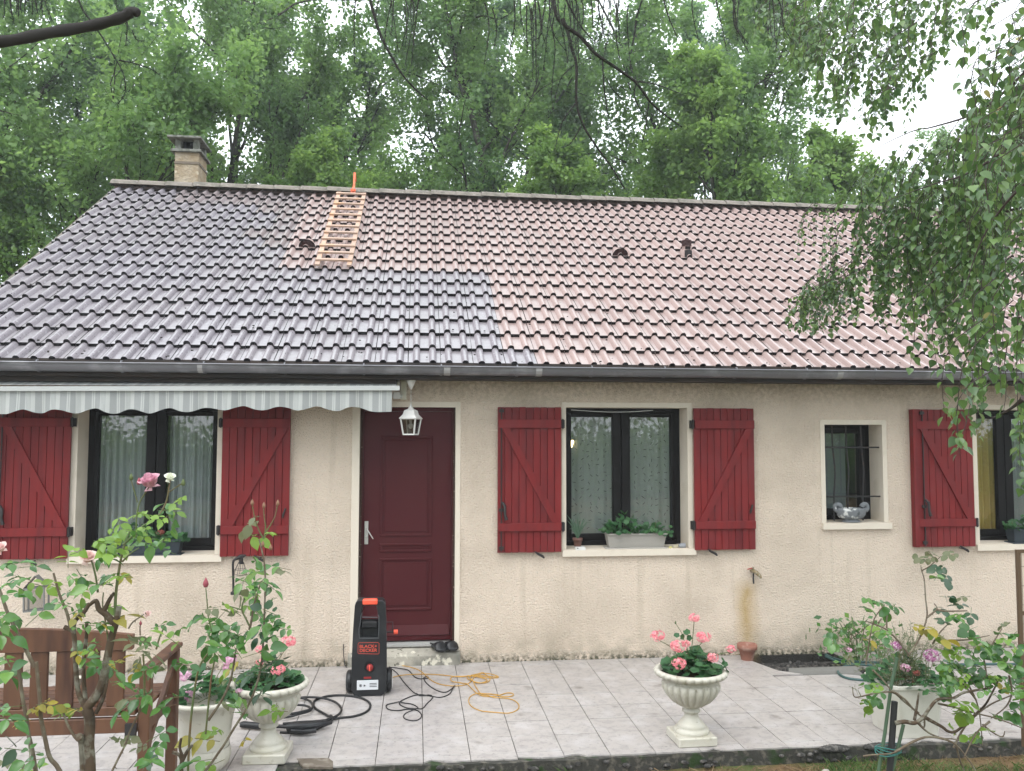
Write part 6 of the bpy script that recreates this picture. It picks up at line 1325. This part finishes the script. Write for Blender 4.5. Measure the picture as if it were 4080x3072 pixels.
def strand(x0, y0, y1, Y, leafs, gap, swing=1.0, start=None):
    p0 = at(x0, y0, Y); p1 = at(x0+rnd.uniform(-14, 8), y1, Y+rnd.uniform(-.08, .08)); L = (p0-p1).length; n = max(5, int(L/.09)); ph = rnd.uniform(0, 6); pts = []
    for i in range(n+1):
        u = i/n; q = p0.lerp(p1, u)+Vector((.02*math.sin(u*5+ph), .02*math.cos(u*4+ph), 0))*swing
        if u < .3: q += Vector((.35*(.3-u)**1.5*swing*2.2, -.1*(.3-u), .0))
        pts.append(q)
    twl.append((pts, [.0028-.0018*i/n for i in range(n+1)]))
    t = .0
    while t < L:
        u = t/L*n; i = min(int(u), n-1); q = pts[i].lerp(pts[i+1], u-i); a = rnd.uniform(0, 6.28)
        d = Vector((math.cos(a)*.75, math.sin(a)*.75, -.55-rnd.random()*.6)).normalized(); pet = d*leafs*.35+Vector((0, 0, -.004))
        nr = Vector((math.cos(a), math.sin(a), .9))+rv(.45); lvs.append((q+pet, d, nr, leafs*rnd.uniform(.6, 1.2), q)); t += gap*rnd.uniform(.5, 1.5)
    return pts
for k in range(250):
    x = rnd.triangular(1740, 2235, 2120); tp_ = ip(x, TOP); bt = ip(x, BOT); a = tp_+rnd.random()**1.2*(bt-tp_)*.62; b = min(a+rnd.uniform(110, 330), bt+rnd.uniform(-90, 20))
    if b < a+40: continue
    Y = -1.3-2.8*((x-1740)/480)**1.1*rnd.uniform(.55, 1.1); Y = max(Y, -4.6)
    strand(x, a, b, Y, .052, .027)
for k in range(52):                       # small-leaved lobe on the left
    x = rnd.triangular(1705, 1870, 1790); a = 560+abs(x-1800)*.35+rnd.uniform(0, 60); strand(x, a, min(a+rnd.uniform(50, 130), 715), rnd.uniform(-1.8, -1.1), .040, .024)
for k in range(9): strand(rnd.uniform(1722, 1800), 430+rnd.uniform(0, 30), rnd.uniform(470, 560), -1.1, .036, .034)
for x, a, b in ((2078, 700, 985), (2050, 690, 900), (2105, 640, 940), (2150, 560, 850), (2195, 600, 1010), (2205, 500, 1060), (2020, 640, 800), (1975, 600, 790), (2170, 700, 900), (2210, 780, 960), (2090, 820, 960), (2130, 650, 900), (2068, 800, 965), (2100, 600, 790)): strand(x, a, b, rnd.uniform(-4.4, -3.8), .050, .026)
for k in range(200):                      # darker overhead mass, upper right
    x = rnd.triangular(1600, 2150, 1880); tp_ = -60; bt = ip(x, [(1600, 60), (1700, 130), (1780, 260), (1880, 300), (1960, 270), (2040, 150), (2150, 70)]); a = rnd.uniform(tp_, bt-90); strand(x, a, min(bt+rnd.uniform(-60, 20), a+rnd.uniform(70, 170)), rnd.uniform(-3.2, -1.6), .050, .036)
for k in range(60): x = rnd.uniform(2080, 2235); a = rnd.uniform(-20, 320); strand(x, a, a+rnd.uniform(80, 230), rnd.uniform(-4.8, -4.0), .05, .04)
# boughs the twigs hang from
boughs = [[(2300, 60, -4.3), (2212, 158, -4.0), (2115, 240, -3.6), (2016, 274, -3.0), (1967, 285, -2.7), (1880, 330, -2.2), (1800, 400, -1.6)], [(2300, 200, -4.5), (2200, 300, -4.2), (2100, 370, -4.0), (2010, 400, -3.6), (1900, 440, -3)], [(2300, 330, -4.6), (2190, 420, -4.4), (2120, 520, -4.2), (2080, 640, -4.1)],
 [(2300, -250, -3.4), (2150, -120, -3.0), (1980, -40, -2.6), (1860, 40, -2.3), (1760, 120, -2.1)], [(2300, -200, -3), (2080, -60, -2.4), (1900, 20, -2), (1720, 10, -1.8)], [(2300, 420, -4), (2120, 470, -3), (1960, 500, -2), (1830, 540, -1.4), (1770, 590, -1.2)], [(2212, 860*1.0, -4.4), (2180, 885, -4.3), (2140, 905, -4.2)]]
for bg in boughs:
    q = spline([at(*p) for p in bg], 5); 
    if bg[0][0] == 2300: q = [Vector((6.1, -4.5, q[0].z+.6)), (Vector((6.1, -4.5, q[0].z+.8))+q[0])/2]+q
    MB().tube(q, [max(.016-.015*(i/len(q))**.5, .002) for i in range(len(q))], 7).build('bough', m_birb, birch)
mb = MB()
for pts, r in twl: mb.tube(pts, r, 4, cap=False)
for l in lvs: mb.tube([l[4], l[0]], .0007, 3, cap=False)
tag(mb.build('twigs', m_birb, birch), kind='stuff')
def leaf_big(l):
    s_ = scr(l[0]); return l[3]/s_[2] if -80 < s_[0] < 4160 and -80 < s_[1] < 3150 else 0
lvs.sort(key=lambda l: -leaf_big(l))
for l in lvs[:300]: put_leaf(birch, rnd.choice(LBy) if rnd.random() < .035 else rnd.choice(LB), l[0], l[1], l[2], l[3])
def bulk_leaves(name, items, meshes, m, root):
    T = []
    for me in meshes:
        co = np.empty(len(me.vertices)*3, np.float32); me.vertices.foreach_get('co', co); me.calc_loop_triangles(); t = np.empty(len(me.loop_triangles)*3, np.int32); me.loop_triangles.foreach_get('vertices', t); T.append((co.reshape(-1, 3), t.reshape(-1, 3)))
    Vs, Fs, k = [], [], 0
    for l in items:
        d = Vector(l[1]).normalized(); nn = Vector(l[2]); x = d.cross(nn); x = x.normalized() if x.length > 1e-4 else d.orthogonal().normalized(); z = x.cross(d); co, t = rnd.choice(T)
        M = np.array([list(x), list(d), list(z)], np.float32)*l[3]; Vs.append(co @ M+np.array(list(l[0]), np.float32)); Fs.append(t+k); k += len(co)
    me = npmesh(name, np.concatenate(Vs), np.concatenate(Fs), m, tuple(ORG[root.name])); me.polygons.foreach_set('use_smooth', [True]*len(me.polygons))
    return tag(link(name, me, root, ORG[root.name]), kind='stuff')
bulk_leaves('foliage', lvs[300:], LB, lm_b, birch)

# ------------------------------------------------------------------ conifer branches overhead (tree stands behind the camera)
m_ctw = mat('dark_larch_twig', (.03, .027, .025), .85, .2); lm_nd = leafmat('larch_needle', [(.035, .07, .04), (.05, .09, .045), (.07, .115, .055)], .5, .3, .25)
larch = thing('larch_tree', (-3.6, -9.6, -.1), 'larch standing behind the viewer with drooping needled twigs along the top', 'larch tree')
MB().tube(spline([(-3.6, -9.6, -.12), (-3.6, -9.6, 4), (-3.5, -9.6, 9)], 5), [.2-.01*i for i in range(11)], 12).build('trunk', m_bark, larch)
YC = -4.9; c2 = lambda x, y: ((1300+x/1.58)/KV, (y/1.58)/KV); c1 = lambda x, y: ((x/1.58)/KV, (y/1.58)/KV)
CB = [(c2, .008, [(1400, -400), (1440, 60), (1510, 170), (1545, 300), (1575, 410), (1575, 640), (1620, 790), (1700, 920), (1800, 1060), (1880, 1190)]), (c2, .008, [(1490, 120), (1510, 165), (1600, 230), (1700, 340), (1830, 430), (1950, 520), (2040, 640), (2130, 720), (2240, 800)]),
 (c2, .004, [(1480, -60), (1600, 160), (1700, 270)]), (c2, .004, [(1310, -100), (1320, 170), (1320, 350), (1322, 540)]), (c2, .007, [(250, -100), (330, 190), (420, 370), (480, 470), (560, 560), (640, 630)]), (c2, .004, [(1580, 640), (1490, 760), (1440, 930)]),
 (c2, .004, [(1740, 380), (1750, 560), (1780, 760)]), (c2, .004, [(2110, -60), (2150, 90), (2212, 240)]), (c2, .003, [(1405, -60), (1410, 130), (1440, 300), (1420, 560), (1430, 700)]), (c2, .004, [(1945, 512), (2070, 530), (2230, 590)]), (c2, .003, [(1560, 410), (1480, 490), (1440, 620)]),
 (c2, .003, [(1950, 530), (1940, 600), (1980, 700)]), (c2, .003, [(2030, 640), (2010, 800), (1990, 900)]), (c2, .0035, [(940, 110), (1000, 100), (1090, 120), (1180, 60), (1230, -60)]), (c2, .003, [(1860, 620), (1800, 560), (1750, 470)]), (c2, .003, [(1600, 800), (1540, 900), (1480, 930)]),
 (c1, .004, [(480, -40), (520, 60), (570, 130), (640, 230), (720, 360), (770, 450), (790, 540), (780, 600), (740, 660)]), (c1, .003, [(750, 380), (850, 400), (960, 440), (1000, 470)]), (c1, .003, [(800, 140), (800, 200), (790, 290)]), (c1, .003, [(740, 60), (720, -40)]), (c1, .0025, [(830, 190), (860, 250), (910, 255)]),
 (c1, .004, [(60, -40), (70, 60), (90, 150)]), (c1, .003, [(260, -40), (300, 60), (330, 130)]), (c2, .003, [(2640/1.0-200, -60), (2480, 120), (2520, 320)])]
for k in range(44):
    x = rnd.choice((rnd.uniform(150, 600), rnd.uniform(900, 2100), rnd.uniform(1150, 1700))); y0 = rnd.uniform(-80, 60); CB.append((c2, .0028, [(x, y0), (x+rnd.uniform(-40, 40), y0+rnd.uniform(100, 200)), (x+rnd.uniform(-60, 60), y0+rnd.uniform(220, 480))]))
for k in range(16):
    x = rnd.uniform(0, 330); CB.append((c1, .003, [(x, -60), (x+rnd.uniform(-30, 30), rnd.uniform(20, 120))]))
for k in range(9):
    x = rnd.uniform(2300, 2900); CB.append((c2, .003, [(x, -60), (x+rnd.uniform(-20, 60), rnd.uniform(60, 200)), (x+rnd.uniform(-20, 80), rnd.uniform(200, 330))]))
nV = []; tb = MB(); G_ = random.Random(3)
for fn, r, pts in CB:
    Yk = YC+G_.uniform(-.35, .5); q = spline([at(*fn(*p), Yk) for p in pts], 7); N = len(q); mbx = MB(); tgt = mbx if r >= .007 else tb
    tgt.tube(q, [max(r*(1-.7*i/N), .0012) for i in range(N)], 5)
    if r >= .007: mbx.build('branch', m_ctw, larch)
    for i in range(N-1):
        L = (q[i+1]-q[i]).length
        for j in range(max(1, int(L/.011))):
            c = q[i].lerp(q[i+1], G_.random()); ax = Vector((G_.gauss(0, 1), G_.gauss(0, 1), G_.gauss(0, 1))).normalized(); tb.tube([c, c+ax*.006], .0016, 3, cap=False)
            for k in range(9):
                d = (ax*.8+Vector((G_.gauss(0, .6), G_.gauss(0, .6), G_.gauss(0, .6)))).normalized(); e_ = c+ax*.005; w = d.orthogonal().normalized()*.0009; nV += [e_-w, e_+w, e_+d*G_.uniform(.014, .026)]
tag(tb.build('twigs', m_ctw, larch), kind='stuff')
A_ = np.array([list(v) for v in nV], np.float32)
tag(link('needles', npmesh('needles', A_, np.arange(len(A_)).reshape(-1, 3), lm_nd, tuple(ORG[larch.name])), larch, ORG[larch.name]), kind='stuff')
limb = spline([at(-160, 92, -5.3), at(0, 90, -5.3), at(100, 72, -5.25), at(200, 55, -5.2), at(262, 38, -5.2), at(286, 24, -5.2), at(300, 31, -5.2)], 5)
limb = [Vector((-3.55, -9.6, 4.6)), Vector((-3.2, -7.6, 4.4))]+limb
MB().tube(limb, [.024, .024]+[.0175+.0014*math.sin(i*1.7) for i in range(len(limb)-9)]+[.016, .014, .0135, .014, .015, .013, .009], 10).build('branch', m_ctw, larch)

# ------------------------------------------------------------------ thin haze volume added to imitate veiling glare from the bright sky
mh = bpy.data.materials.new('glare_veil'); mh.use_nodes = True; nt = mh.node_tree; nt.nodes.clear()
o_ = nt.nodes.new('ShaderNodeOutputMaterial'); pv = nt.nodes.new('ShaderNodeVolumePrincipled'); pv.inputs['Density'].default_value = .0021; pv.inputs['Color'].default_value = (.93, .97, 1, 1)
pv.inputs['Anisotropy'].default_value = .3; nt.links.new(pv.outputs[0], o_.inputs['Volume'])
mb = MB(); mb.box((-160, -130, -1.4), (160, 170, 17)); tag(mb.build('haze', mh), 'thin added haze imitating glare from the bright sky', 'haze', kind='stuff')
